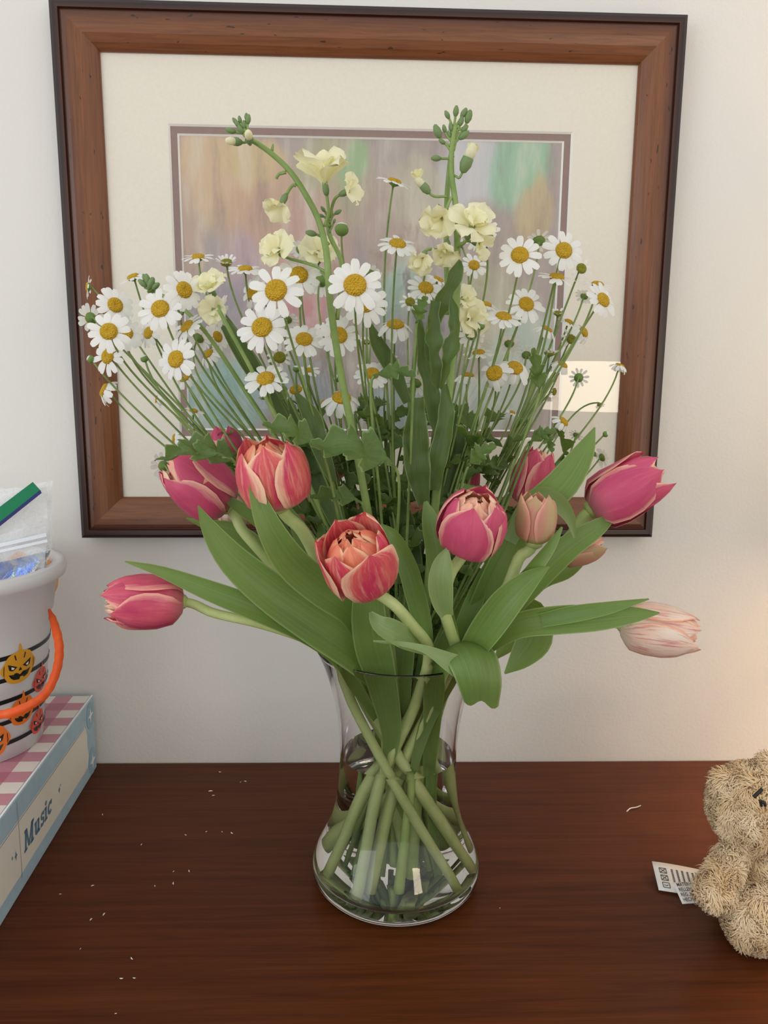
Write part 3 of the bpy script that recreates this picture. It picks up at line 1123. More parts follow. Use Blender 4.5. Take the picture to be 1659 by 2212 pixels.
PET = [petal_mesh(i) for i in (0, 2, 5)]
v, f, _ = ball((0, 0, 0), (.9, .9, .8), 10, 7)
BUD = mesh('bud', v, f, M['calyx'])
v, f = lathe([(.75, .30), (.62, .66), (.35, .80), (0, .84)], 10)
BUDCAP = mesh('white_tip', v, f, M['daisy_white'])

# x, y in the photograph, apparent diameter, facing (right, up, viewer), kind: n open, d drooping, u young, b bud, g green centre
HEADS = [
    (428, 555, 66, 0, .85, .5, 'n'), (489, 567, 60, 0, .75, .66, 'u'), (530, 581, 72, .05, .85, .5, 'n'), (287, 598, 62, -.3, .8, .5, 'n'),
    (190, 620, 48, -.9, .1, .25, 'n'), (398, 626, 84, .6, 0, .7, 'n'), (646, 594, 92, .1, .2, .95, 'n'), (596, 627, 114, -.15, .1, .95, 'n'),
    (546, 632, 74, -.6, 0, .6, 'n'), (249, 659, 78, .55, .1, .7, 'n'), (346, 667, 94, -.1, .2, .95, 'n'), (196, 688, 62, -.6, .0, -.5, 'n'),
    (235, 716, 88, .1, .1, .95, 'n'), (271, 720, 74, .3, .2, .85, 'n'), (321, 719, 64, -.55, .1, .75, 'n'), (404, 705, 78, -.5, .5, .6, 'n'),
    (474, 676, 76, -.8, .1, .45, 'n'), (470, 727, 58, .7, .1, .55, 'n'), (566, 707, 106, -.1, .2, .95, 'n'), (450, 765, 56, -.5, .5, .6, 'd'),
    (233, 770, 78, -.4, .1, .85, 'n'), (380, 776, 90, -.35, .05, .9, 'n'), (225, 843, 66, -.8, .35, .4, 'd'), (339, 863, 36, -.9, .1, .3, 'd'),
    (657, 733, 86, .1, .5, .85, 'n'), (604, 772, 62, .1, .2, .9, 'g'), (574, 818, 92, -.1, .6, .8, 'n'), (639, 842, 58, -.1, .6, .75, 'd'),
    (377, 949, 50, -.9, .1, .3, 'd'), (353, 1007, 56, -.5, 0, -.6, 'n'), (399, 818, 48, -.3, .6, .6, 'd'), (418, 888, 44, .2, .8, .4, 'n'),
    (767, 616, 116, .05, .1, .97, 'n'), (789, 655, 96, .15, .1, .9, 'n'), (732, 724, 88, .25, .15, .92, 'n'), (859, 527, 86, .15, .7, .7, 'n'),
    (920, 622, 78, .15, .45, .85, 'n'), (947, 604, 56, .4, .8, .4, 'n'), (854, 702, 80, .05, .75, .65, 'd'), (738, 860, 86, .1, .7, .7, 'd'),
    (804, 807, 74, .05, .5, .8, 'n'), (702, 870, 44, -.3, .6, .6, 'd'), (886, 652, 50, .1, .3, .8, 'g'), (694, 607, 62, .2, .4, -.6, 'n'),
    (699, 715, 52, -.2, .4, .8, 'n'), (654, 540, 70, .2, .93, -.25, 'n'), (738, 496, 32, .05, 1, 0, 'b'), (920, 582, 22, .3, .9, .2, 'b'),
    (931, 906, 24, -.9, .1, .3, 'b'), (792, 739, 42, .1, .8, .5, 'u'), (898, 827, 60, .2, .5, -.4, 'n'), (852, 392, 72, .28, .86, .42, 'n'),
    (1041, 507, 76, -.55, .35, .7, 'n'), (994, 530, 40, -.7, .5, .3, 'u'), (1024, 573, 58, .1, .3, .9, 'n'), (1123, 551, 90, -.1, .2, .95, 'n'),
    (1164, 520, 62, .1, .7, -.4, 'g'), (1218, 541, 86, .1, .1, .97, 'n'), (1256, 580, 54, .2, .1, .9, 'g'), (1203, 598, 76, .1, .8, .5, 'n'),
    (1291, 614, 62, .1, .85, .5, 'n'), (1303, 648, 78, .5, .25, .8, 'n'), (1049, 658, 64, .2, .8, .45, 'n'), (1088, 684, 82, .1, .75, .6, 'n'),
    (1137, 657, 80, .2, .25, .9, 'n'), (1206, 677, 48, .1, .8, .5, 'u'), (1181, 711, 54, .4, .7, .4, 'd'), (1229, 695, 44, .3, .7, .5, 'n'),
    (1234, 733, 52, .2, .1, .9, 'g'), (1261, 717, 52, .6, .3, .6, 'd'), (1187, 763, 54, .1, .9, .3, 'u'), (1034, 762, 64, -.1, .85, .4, 'n'),
    (1010, 811, 58, .05, .9, .4, 'd'), (1068, 806, 74, -.3, .2, .9, 'd'), (1112, 795, 76, .1, .5, .85, 'd'), (1215, 788, 50, .4, .7, .5, 'd'),
    (1250, 816, 46, .3, .2, -.8, 'g'), (1197, 846, 38, .6, -.1, .5, 'g'), (1339, 790, 42, .35, .9, .2, 'd'), (1295, 874, 28, .2, -.9, .3, 'u'),
    (1217, 911, 52, .55, .5, .5, 'd'), (1107, 891, 32, .3, .8, .4, 'n'), (1308, 938, 14, .8, .2, .3, 'b'), (1301, 988, 42, .8, .3, -.3, 'n'),
    (1137, 767, 46, .2, .6, -.6, 'g'), (1038, 704, 20, .2, .8, .4, 'b'), (1018, 722, 62, .3, .4, -.6, 'n'), (1248, 1030, 22, .7, -.5, .3, 'b'),
    (196, 776, 18, -.7, .4, .3, 'b'), (640, 797, 16, .1, .8, .3, 'b'), (312, 775, 18, -.3, .8, .3, 'b'), (730, 817, 18, -.6, .2, .4, 'b'),
    (1262, 640, 40, .4, .7, -.3, 'n'), (1100, 742, 50, .1, .6, -.4, 'n'), (668, 800, 44, .1, .6, .5, 'n'), (430, 730, 56, .3, .5, -.5, 'n'),
    (620, 690, 50, .1, .6, -.5, 'n'), (838, 770, 44, .2, .7, -.4, 'n'), (1245, 940, 34, .4, .6, -.4, 'g'), (1270, 985, 26, .5, .2, .4, 'b'),
    (800, 590, 52, .2, .7, -.4, 'n'), (820, 660, 40, .4, .5, -.4, 'n'),
]
# sprigs: gathering point of the heads, entry side in the vase mouth, what tells it apart
SPR = [
    (215, 655, 'chamomile sprig whose heads overlap the upper left frame rail'),
    (240, 790, 'chamomile sprig drooping lowest over the left frame rail'),
    (330, 690, 'chamomile sprig over the left edge of the cream mat'),
    (365, 900, 'chamomile sprig with side-turned heads just above the deep pink tulip'),
    (430, 720, 'chamomile sprig beside the lone cream stock floret'),
    (480, 570, 'chamomile sprig with three upturned heads over the mauve mat corner'),
    (580, 640, 'chamomile sprig with the big heads left of the curved stock stem'),
    (600, 800, 'chamomile sprig with low heads above the flame-striped tulip'),
    (680, 720, 'chamomile sprig crossing the foot of the curved stock stem'),
    (775, 630, 'chamomile sprig with the largest head right of the curved stock stem'),
    (740, 850, 'chamomile sprig with short stalks and a leaf across its lowest head'),
    (850, 480, 'tall chamomile sprig between the two stock stems'),
    (900, 640, 'chamomile sprig in front of the upright stock stem leaves'),
    (860, 800, 'chamomile sprig low in the middle with half-hidden heads'),
    (1020, 540, 'chamomile sprig in front of the upright stock blossoms'),
    (1050, 690, 'chamomile sprig with upturned heads right of the upright stock'),
    (1060, 800, 'chamomile sprig with drooping yellow heads above the round tulip'),
    (1140, 560, 'chamomile sprig over the right mauve mat edge, facing out'),
    (1240, 600, 'chamomile sprig with heads on the cream mat at upper right'),
    (1215, 730, 'chamomile sprig with small greenish heads over the right mat edge'),
    (1215, 860, 'chamomile sprig with sparse side-turned heads low at right'),
    (1310, 850, 'wiry chamomile sprig reaching out to the right frame rail'),
    (1285, 980, 'chamomile sprig with tiny buds behind the long dark leaf'),
]
buckets = {i: [] for i in range(len(SPR))}
for h in HEADS:
    i = min(range(len(SPR)), key=lambda k: math.hypot(h[0] - SPR[k][0], (h[1] - SPR[k][1]) * 0.8))
    buckets[i].append(h)


def bez(a, b, c, d, n):
    t = np.linspace(0, 1, n)[:, None]
    return a * (1 - t) ** 3 + 3 * b * t * (1 - t) ** 2 + 3 * c * t * t * (1 - t) + d * t ** 3


def make_head(parent, pos, nrml, diam, kind, rnd):
    org = ORIGIN[parent.name]
    rot = basis(nrml, rnd.uniform(0, 6.28))
    if kind == 'b':
        o = part('bud', BUD, parent, m4(rot, pos - org, diam / 2))
        part('white_tip', BUDCAP, o)
        return
    s = diam / 2
    o = part('flower_head', DISC['g' if kind in 'gu' else 'n'], parent, m4(rot, pos - org, s))
    part('calyx', CALYX, o)
    k = rnd.choice((11, 12, 13, 14)) if kind != 'g' else rnd.choice((9, 10, 11))
    for i in range(k):
        a = 2 * PI * i / k + rnd.uniform(-.10, .10)
        tilt = {'n': rnd.uniform(-.02, .22), 'd': rnd.uniform(.45, .95), 'u': rnd.uniform(-.85, -.45), 'g': rnd.uniform(-.1, .25)}[kind]
        ln = {'n': rnd.uniform(.93, 1.06), 'd': rnd.uniform(.9, 1.05), 'u': .8, 'g': rnd.uniform(.8, .95)}[kind]
        wdt = {'n': rnd.uniform(.95, 1.12), 'd': 1.0, 'u': .62, 'g': .7}[kind]
        lift = {'n': 0, 'd': .06, 'u': -.02, 'g': 0}[kind]
        mm = Matrix.Rotation(a, 4, 'Z') @ Matrix.Translation((.0, 0, lift + (.012 if i % 2 else -.012))) @ Matrix.Translation((.3, 0, 0)) @ \
            Matrix.Rotation(tilt, 4, 'Y') @ Matrix.Translation((-.3, 0, 0)) @ Matrix.Rotation(rnd.uniform(-.15, .15), 4, 'X') @ Matrix.Diagonal((ln, wdt, 1, 1))
        part('petal', PET[2 if kind == 'd' else rnd.choice((0, 1))], o, mm)


rnd = random.Random(11)
for i, (gx, gy, lab) in enumerate(SPR):
    hs = buckets[i]
    if not hs:
        continue
    pos = []
    for h in hs:
        Y = (86 - h[2]) / 90 * 0.20 - 0.012 + rnd.uniform(-.012, .012)
        if h[6] == 'b':
            Y = rnd.uniform(-.02, .05)
        pos.append(P(h[0], h[1], min(max(Y, -.085), .105)))
    pos = np.array(pos)
    ctr = pos.mean(0)
    side = ctr[0] / 0.28
    neck = np.array([max(-.046, min(.046, side * .045 + rnd.uniform(-.008, .008))), max(-.02, min(.035, ctr[1] * .5 + .012 + rnd.uniform(-.01, .012))), 0.208])
    bot = np.array([max(-.05, min(.05, -side * .045 + rnd.uniform(-.01, .01))), rnd.uniform(-.02, .04), 0.016])
    t = tag(empty('chamomile_sprig', bot), lab, 'flower', 'chamomile sprigs of the bouquet')
    # main stem up to the place where it forks
    low = pos[pos[:, 2].argmin()]
    fork = neck + (ctr - neck) * (0.60 if len(hs) > 2 else .7)
    fork[1] = 0.4 * ctr[1] + 0.6 * neck[1] + 0.01
    midp = neck * .5 + fork * .5 + np.array([-.006 * side, 0, .006])
    main = smooth(np.array([bot, (bot + neck) / 2 + (0, 0, .01), neck, midp, fork]), 46)
    main = keep_in(main, .0016)
    v, f, u = tube(main, np.linspace(.0019, .0013, 46), 6)
    geo('stem', v, f, M['chamomile_stem'], t, u)
    md = nrm(main[-1] - main[-4])
    for h, p in zip(hs, pos):
        nn = facing(*h[3:6])
        d = h[2] * mpp(p) * 1.08
        if h[6] == 'd':
            d *= 1.12
        make_head(t, p, nn, d, h[6], rnd)
        k = rnd.randint(24, 44)
        a = main[k]
        L = np.linalg.norm(p - a)
        foot = p - nn * d * .15
        c = bez(a, a + nrm(main[k] - main[k - 3]) * L * .45 , foot - nrm(nn * .7 + np.array([0, 0, .6])) * min(L * .35, .05), foot, 22)
        v, f, u = tube(c, np.linspace(.00105, .00080, 22), 6)
        geo('stalk', v, f, M['chamomile_stem'], t, u)
    # lobed leaves up the stem
    for q in range(10):
        k = rnd.randint(21, 45)
        a = main[k]
        dr = nrm(np.array([rnd.uniform(-1, 1) + .4 * side, rnd.uniform(-.8, .5), rnd.uniform(.1, .9)]))
        L = rnd.uniform(.018, .040)
        if a[1] + dr[1] * L > .15:
            dr[1] = -abs(dr[1])
        zz = nrm(np.cross(np.cross(dr, (0, 0, 1)), dr) + np.array([rnd.uniform(-.5, .5), -.5, .2]))
        yy_ = nrm(np.cross(zz, dr))
        part('leaf', LOBED[q % 3], t, m4(np.stack([dr, yy_, np.cross(dr, yy_)], 1), a - bot, L))

# the large lobed leaves that show singly
for lab, p0, p1, wv, bt in [
    ('large lobed chamomile leaf pointing left above the flame-striped tulip', (690, 965, -.085), (580, 908, -.095), 1.1, (.01, .02)),
    ('largest lobed chamomile leaf sloping down towards the middle stems', (855, 1010, -.085), (690, 945, -.10), 1.2, (.0, .02)),
    ('narrow lobed leaf lying across the top of the deep pink tulip', (500, 990, -.075), (336, 978, -.075), .6, (.02, .03)),
    ('lobed leaf hanging above the deep pink tulip beside the narrow one', (520, 1010, -.06), (395, 945, -.065), 1.0, (.03, .03)),
    ('lobed leaf held out over the middle stems below the central daisies', (805, 815, -.05), (890, 800, -.06), 1.1, (-.01, .03)),
    ('rounded lobed leaf in front of the upright stock leaves', (900, 700, -.06), (915, 645, -.07), 1.3, (-.01, .02)),
    ('lobed leaf in the dark stems left of the open tulip', (780, 1085, -.06), (680, 1065, -.07), 1.0, (-.01, .01)),
    ('lobed leaf in the right stems beside the coral tulip', (1010, 1010, -.04), (1060, 960, -.05), 1.3, (-.02, .02)),
    ('lobed leaf on the slender stem above the round tulip', (1040, 1050, -.05), (975, 1085, -.06), 1.0, (-.02, .03)),
    ('lobed leaf high among the right daisies', (1165, 850, -.02), (1155, 760, -.03), .8, (-.03, .01)),
    ('lobed leaf at right beside the mauve mat corner', (1140, 960, -.01), (1195, 925, -.015), 1.2, (-.03, .02)),
    ('drooping lobed leaf at right below the mat corner', (1165, 925, -.01), (1195, 970, -.02), 1.0, (-.03, .03)),
]:
    a, b = P(*p0), P(*p1)
    bt3 = np.array([bt[0], bt[1], .016])
    t = tag(empty('chamomile_leaf', bt3), lab, 'leaf', 'single lobed leaves of the bouquet')
    dr = nrm(b - a)
    zz = nrm(nrm(CAM - a) + np.array([0, 0, .8]))
    yy_ = nrm(np.cross(zz, dr))
    L = np.linalg.norm(b - a) * 1.03
    rot = np.stack([dr, yy_ * wv * .9, np.cross(dr, yy_)], 1)
    part('leaf_blade', LOBED[2], t, m4(rot, a - bt3, L))
    nk = np.array([max(-.045, min(.045, a[0] * .25)), .0, .208])
    c = keep_in(smooth(np.array([a + dr * L * .12, a, a * .6 + nk * .4 + (0, 0, -.01), nk, (nk + bt3) / 2, bt3]), 34), .0014)
    v, f, u = tube(c, np.linspace(.0010, .0015, 34), 6)
    geo('stem', v, f, M['chamomile_stem'], t, u)

# leafy stems without heads that fill the middle of the bouquet
for i in range(9):
    x = 640 + 52 * i + rnd.uniform(-20, 20)
    top = P(x, rnd.uniform(790, 900), rnd.uniform(.01, .06))
    bt3 = np.array([rnd.uniform(-.03, .03), rnd.uniform(.0, .035), .016])
    nk = np.array([max(-.04, min(.04, top[0] * .3)), rnd.uniform(.005, .03), .208])
    t = tag(empty('chamomile_shoot', bt3), 'leafy flowerless chamomile stem among the crowded stems mid-bouquet', 'flower stem', 'leafy stems filling the bouquet')
    c = keep_in(smooth(np.array([top, top * .5 + nk * .5, nk, (nk + bt3) / 2, bt3]), 40), .0016)
    v, f, u = tube(c, np.linspace(.0009, .0018, 40), 6)
    geo('stem', v, f, M['chamomile_stem'], t, u)
    for q in range(13):
        k = 1 + int(q * 1.55)
        a = c[k]
        th = rnd.uniform(0, 6.28)
        dr = nrm(np.array([math.cos(th), math.sin(th) * .7, rnd.uniform(.0, .7)]))
        L = rnd.uniform(.022, .044)
        zz = nrm(nrm(CAM - a) * .8 + np.array([rnd.uniform(-.5, .5), rnd.uniform(-.3, .3), .5]))
        yy_ = nrm(np.cross(zz, dr))
        part('leaf', LOBED[q % 3], t, m4(np.stack([dr, yy_, np.cross(dr, yy_)], 1), a - bt3, L))

# ------------------------------------------------------------------ cream stock (matthiola)


def ruffle_petal(k):
    V, U = [], []
    rnd = random.Random(k)
    a, b = rnd.uniform(0, 6), rnd.uniform(0, 6)
    nv, nu = 9, 9
    for i in range(nv):
        s = i / (nv - 1)
        w = np.interp(s, [0, .25, .5, .75, .92, 1], [.07, .16, .40, .52, .42, .22])
        for j in range(nu):
            u = -1 + j / 4
            z = .30 * s - .28 * s * s * s + .07 * s * math.sin(4.2 * u + a) + .05 * s * s * math.sin(9 * u + b) - .10 * u * u * s
            V.append((s * (1 - .08 * u * u), u * w, z))
            U.append((.5 + u / 2, s))
    return mesh('petal', V, grid(nu, nv), M['stock_cream'], U)


RUF = [ruffle_petal(i) for i in range(4)]
v, f = lathe([(0, 0), (.13, .03), (.20, .25), (.18, .55), (.13, .75)], 10)
SEPAL = mesh('sepal_cup', v, f, M['bud_green'])
v, f = lathe([(0, 0), (.16, .10), (.27, .38), (.25, .66), (.13, .93), (0, 1)], 9)
SBUD = mesh('bud', v, f, M['bud_green'])
v, f = lathe([(0, .55), (.23, .62), (.25, .95), (.16, 1.22), (0, 1.3)], 9)
SBUDC = mesh('cream_tip', v, f, M['stock_cream'])


def floret(t, px, py, Y, size, ax, seed, n=6, spread=.9, frm=None, cup=.8):
    """open blossom, size in px; frm = point on the stem its stalk leaves from"""
    r = random.Random(seed)
    p = P(px, py, Y)
    s = size * mpp(p) * .62
    a = facing(*ax)
    rot = basis(a, r.random() * 6)
    base = p - a * s * .45
    o = part('sepal_cup', SEPAL, t, m4(rot, base + a * s * .55 * (1 - cup) - ORIGIN[t.name], s * cup))
    for i in range(n):
        inner = i >= 4
        th = 2 * PI * i / 4 + (.6 if inner else 0) + r.uniform(-.2, .2)
        tilt = -(PI / 2 - spread * (.55 if inner else 1.0) + r.uniform(-.15, .15))
        mm = Matrix.Translation((0, 0, .55)) @ Matrix.Rotation(th, 4, 'Z') @ Matrix.Rotation(tilt, 4, 'Y') @ Matrix.Scale(r.uniform(.85, 1.08) * (.75 if inner else 1) / cup, 4)
        part('petal', RUF[r.randrange(4)], o, mm)
    if frm is not None:
        q = P(*frm)
        c = bez(q, q + (base - q) * .4 + np.array([0, 0, .004]), base - a * s * .3, base + a * s * .55 * (1 - cup), 12)
        v, f, u = tube(c, .0011, 6)
        geo('stalk', v, f, M['stock_stem'], t, u)


def sbud(t, px, py, Y, size, ax, frm=None, cream=False):
    p = P(px, py, Y)
    s = size * mpp(p)
    a = facing(*ax)
    base = p - a * s * .5
    o = part('bud', SBUD, t, m4(basis(a), base - ORIGIN[t.name], s))
    if cream:
        part('cream_tip', SBUDC, o)
    if frm is not None:
        q = P(*frm)
        c = bez(q, q * .6 + base * .4, base - a * s * .4, base + a * s * .05, 10)
        v, f, u = tube(c, .0009, 6)
        geo('stalk', v, f, M['stock_stem'], t, u)


def stock(label, path, r0, r1, bot):
    t = tag(empty('stock_flower', bot), label, 'flower', 'cream stock stems of the bouquet')
    w = rows_to_world(path)
    c = keep_in(smooth(np.vstack([w, [bot]]), 60), r1)
    v, f, u = tube(c, np.linspace(r0, r1, 60), 9)
    geo('stem', v, f, M['stock_stem'], t, u)
    return t


Y1 = -.055
s1 = stock('tall cream stock stem bending over to the left with a nodding bud tip',
           [(540, 300, Y1), (578, 325, Y1), (625, 368, Y1), (660, 420, Y1), (688, 475, Y1), (705, 545, Y1), (712, 640, Y1), (735, 800, -.04), (775, 1000, -.03),
            (820, 1250, -.025), ('w', -.006, -.02, .20), ('w', .0, -.012, .10)], .0017, .0042, (.012, -.008, .018))
for q in [(498, 282, 24, -.9, .1), (513, 268, 20, -.5, .6), (520, 280, 22, -.3, .5), (536, 258, 22, .2, .9), (527, 270, 20, 0, .8), (508, 262, 18, -.6, .7), (532, 252, 16, .1, 1), (518, 258, 16, -.2, 1)]:
    sbud(s1, q[0], q[1], Y1, q[2], (q[3], q[4], .3), (538, 290, Y1))
sbud(s1, 510, 306, Y1 - .005, 34, (-.6, -.2, .6), (540, 300, Y1), True)
sbud(s1, 538, 300, Y1 - .008, 36, (.1, .1, .95), (545, 303, Y1), True)
for a, b in [((587, 328, Y1), (590, 311, Y1)), ((618, 372, Y1), (600, 378, Y1))]:
    v, f, u = tube(smooth([P(*a), P(*b)], 4), [.0011, .001, .0008, .0005], 6)
    geo('stub', v, f, M['stock_stem'], s1, u)
v, f, u = tube(bez(P(618, 372, Y1), P(606, 372, Y1), P(600, 376, Y1), P(597, 386, Y1), 8), .0010, 6)
geo('stub', v, f, M['stock_stem'], s1, u)
floret(s1, 612, 432, Y1 - .005, 78, (-.35, -.85, .35), 1, 5, .8, (640, 402, Y1))
floret(s1, 704, 410, Y1 - .01, 146, (-.12, .84, .50), 2, 7, .72, (702, 490, Y1), .42)
floret(s1, 745, 416, Y1 - .012, 70, (.8, .1, .6), 3, 5, 1.0, (712, 470, Y1))
floret(s1, 606, 545, Y1 + .02, 84, (-.45, .2, .85), 4, 7, 1.15, (708, 590, Y1))
floret(s1, 688, 555, Y1 + .03, 90, (.15, .4, .85), 5, 7, 1.15, (708, 610, Y1))
v, f, u = tube(smooth(rows_to_world([(715, 455, Y1 + .01), (710, 500, Y1 + .012), (738, 570, Y1 + .012), (728, 690, Y1 + .005)]), 20), .0017, 7)
geo('side_stem', v, f, M['stock_stem'], s1, u)
for q in [(698, 452, 16, -.5, .6), (730, 458, 18, .8, .4), (694, 466, 14, -.8, .2), (672, 504, 26, -.95, .15), (722, 478, 12, .4, .8)]:
    sbud(s1, q[0], q[1], Y1 + .01, q[2], (q[3], q[4], .2), (712, q[1] + 24, Y1 + .01))
for pts, wd in [([(480, 705, .0), (510, 740, .0), (550, 800, .0), (600, 880, .0)], [8, 34, 40, 20]), ([(800, 700, .01), (815, 740, .01), (850, 800, .01), (880, 870, .01)], [8, 30, 34, 18]),
                ([(625, 860, .0), (650, 940, .0), (690, 1040, .0), (740, 1160, -.01)], [8, 34, 44, 24])]:
    v, f, u = blade(pts, wd, cup=.4, n=16, wave=.15)
    geo('leaf', v, f, M['stock_leaf'], s1, u)

Y2 = -.02
s2 = stock('upright cream stock stem with a bud cluster at its top',
           [(984, 270, Y2), (976, 320, Y2), (976, 380, Y2), (984, 440, Y2), (988, 540, Y2), (985, 680, Y2), (972, 830, Y2), (950, 1000, Y2), (930, 1200, -.01), ('w', .018, .0, .205), ('w', .006, .006, .10)],
           .0018, .0046, (-.012, .012, .018))
for q in [(985, 240, 24, .1, 1), (966, 248, 20, -.5, .8), (1002, 244, 24, .5, .8), (1012, 252, 30, .3, .9), (945, 284, 32, -.4, .8), (960, 278, 18, -.3, .9), (974, 275, 20, -.2, .9),
          (996, 262, 22, .3, .9), (1002, 292, 28, .8, .5), (955, 306, 18, -.8, .4), (1004, 278, 20, .7, .6), (970, 290, 16, -.3, .8)]:
    sbud(s2, q[0], q[1], Y2, q[2], (q[3], q[4], .25), (980, q[1] + 34, Y2))
sbud(s2, 942, 342, Y2, 24, (-1, -.05, .2), (976, 342, Y2))
sbud(s2, 1008, 350, Y2 - .005, 50, (.35, .8, .3), (982, 380, Y2), True)
floret(s2, 1012, 338, Y2 - .003, 44, (.4, .85, .2), 11, 4, .35)
sbud(s2, 917, 405, Y2 - .004, 36, (-.7, .7, .2), (966, 425, Y2), True)
floret(s2, 909, 394, Y2 - .004, 44, (-.4, .9, .2), 12, 4, .4)
floret(s2, 955, 468, Y2 - .012, 84, (-.3, -.6, .65), 13, 6, .8, (978, 425, Y2))
floret(s2, 965, 530, Y2 - .008, 80, (-.1, -.8, .5), 14, 6, .7, (984, 490, Y2))
floret(s2, 1016, 498, Y2 - .02, 104, (.25, .5, .8), 15, 9, 1.2, (986, 540, Y2))
floret(s2, 1030, 525, Y2 - .005, 70, (.6, -.4, .6), 16, 5, .9, (988, 540, Y2))
floret(s2, 915, 552, Y2 - .018, 70, (-.3, -.75, .5), 17, 6, .8, (984, 560, Y2))
floret(s2, 1010, 690, Y2 + .02, 86, (.45, -.2, .8), 18, 8, 1.1, (984, 690, Y2))
floret(s2, 995, 650, Y2 + .015, 60, (.35, .4, .8), 19, 6, 1.1, (984, 690, Y2))
v, f, u = tube(smooth(rows_to_world([(974, 335, Y2 + .01), (966, 420, Y2 + .01), (964, 540, Y2 + .012), (968, 680, Y2 + .012)]), 20), .0020, 8)
geo('side_stem', v, f, M['stock_stem'], s2, u)
for pts, wd, rl in [([(994, 562, -.04), (985, 590, -.045), (960, 640, -.045), (935, 700, -.04), (925, 780, -.035)], [8, 32, 40, 34, 14], .5),
                    ([(938, 650, -.05), (935, 720, -.055), (938, 790, -.055), (945, 850, -.045)], [22, 40, 34, 10], .7),
                    ([(975, 640, -.05), (985, 700, -.055), (972, 770, -.055), (950, 840, -.045)], [10, 34, 38, 14], -.7),
                    ([(905, 690, -.03), (915, 760, -.03), (930, 850, -.03), (945, 950, -.03)], [10, 34, 38, 18], .4),
                    ([(905, 860, -.04), (898, 920, -.04), (900, 1000, -.04), (915, 1090, -.035)], [20, 50, 56, 26], .1),
                    ([(960, 830, -.035), (965, 900, -.04), (950, 980, -.04), (940, 1060, -.035)], [14, 36, 40, 20], -.2),
                    ([(840, 1020, .02), (860, 1100, .02), (885, 1200, .01), (900, 1300, .0)], [10, 44, 50, 24], .2),
                    ([(990, 880, .02), (985, 980, .02), (970, 1080, .015), (950, 1180, .01)], [10, 44, 50, 24], .2)]:
    v, f, u = blade(pts, wd, cup=.5, roll=rl, n=26, wave=.30, seed=int(wd[1]))
    geo('leaf', v, f, M['stock_leaf'], s2, u)
s3 = stock('short stock shoot tipped with tight buds beside the leftmost daisies',
           [(312, 620, .03), (345, 635, .03), (420, 690, .02), (540, 860, .015), (680, 1090, .01), (790, 1350, .005), ('w', -.02, .008, .20), ('w', .0, .016, .10)], .0013, .0034, (.03, .02, .018))
for q in [(318, 604, 26, -.1, .9), (326, 612, 30, .4, .7), (308, 612, 24, -.6, .5), (336, 618, 24, .7, .4), (312, 600, 18, -.3, .9), (392, 672, 22, .2, -.6)]:
    sbud(s3, q[0], q[1], .03 - .005, q[2], (q[3], q[4], .3), (330, 632, .03) if q[0] < 350 else (385, 655, .025))

s4 = stock('cream stock shoot with one ruffled floret over the left mauve mat',
           [(472, 668, -.02), (492, 705, -.018), (560, 830, -.012), (650, 1010, -.006), (750, 1230, .0), (810, 1360, .004), ('w', -.014, .012, .20), ('w', .004, .022, .10)], .0015, .0030, (.022, .030, .018))
floret(s4, 458, 632, .0, 84, (-.15, .55, .80), 6, 8, .95, (476, 676, -.02))
floret(s4, 462, 668, .0, 60, (.1, -.3, .9), 26, 5, 1.0)
for pts, wd in [([(486, 690, -.01), (520, 745, -.01), (565, 820, -.008), (620, 910, -.005)], [10, 26, 30, 16]), ([(560, 800, .01), (600, 880, .01), (660, 980, .01), (730, 1120, .01)], [8, 34, 44, 24]),
                ([(640, 850, -.03), (672, 900, -.03), (690, 960, -.03), (720, 1040, -.03)], [10, 40, 40, 18])]:
    v, f, u = blade(pts, wd, cup=.5, n=18, wave=.25)
    geo('leaf', v, f, M['stock_leaf'], s4, u)

# ------------------------------------------------------------------ printed toy carton at left
BZ = 0.0855                         # carton height
BO = np.array([-0.3269, 0.1990, 0.0])
ba = nrm(np.array([-0.3207, -0.0584, 0]) - BO)      # along the long side, towards the viewer
bl_ = np.array([-ba[1], ba[0], 0.0]) * -1           # to the left
if bl_[0] > 0:
    bl_ = -bl_
LB, WB = 0.40, 0.31
n = N('gingham_print')
co = n.coord()
sx, sy, _ = n.sep(co)


def stripe(s, off):
    q = n.math('FRACT', n.math('ADD', n.math('MULTIPLY', s, 1 / 0.0368), off))
    return n.math('GREATER_THAN', q, 0.5)


a, b = stripe(sx, 0.0), stripe(sy, 0.0)
sm = n.math('ADD', a, b)
c = n.mix(n.math('GREATER_THAN', sm, 0.5), lin(226, 220, 210), lin(196, 138, 150))
c = n.mix(n.math('GREATER_THAN', sm, 1.5), c, lin(178, 112, 128))
n.set(Base_Color=c, Roughness=0.45)
M['gingham'] = n.m
varied('carton_cream', (228, 222, 208), (232, 227, 214), 30, 0.5)
varied('carton_blue', (164, 190, 204), (176, 200, 212), 90, 0.5)
plain('print_blue', (92, 128, 152), 0.5)
plain('print_star_blue', (150, 184, 202), 0.5)
plain('print_white', (240, 240, 238), 0.5)
plain('print_grey', (150, 148, 142), 0.5)
plain('print_dark', (70, 50, 62), 0.5)

cart = tag(empty('toy_carton', BO + ba * LB / 2 + bl_ * WB / 2), 'blue and cream printed carton with pink gingham top and the word Music', 'box')


def BX(s, l, z):
    """along the side, left, up"""
    return BO + ba * s + bl_ * l + np.array([0, 0, z])


def quad_box(s0, s1, l0, l1, z0, z1):
    return np.array([BX(s0, l0, z0), BX(s1, l0, z0), BX(s1, l1, z0), BX(s0, l1, z0), BX(s0, l0, z1), BX(s1, l0, z1), BX(s1, l1, z1), BX(s0, l1, z1)]), \
        [(0, 1, 2, 3), (7, 6, 5, 4), (4, 5, 1, 0), (5, 6, 2, 1), (6, 7, 3, 2), (7, 4, 0, 3)]


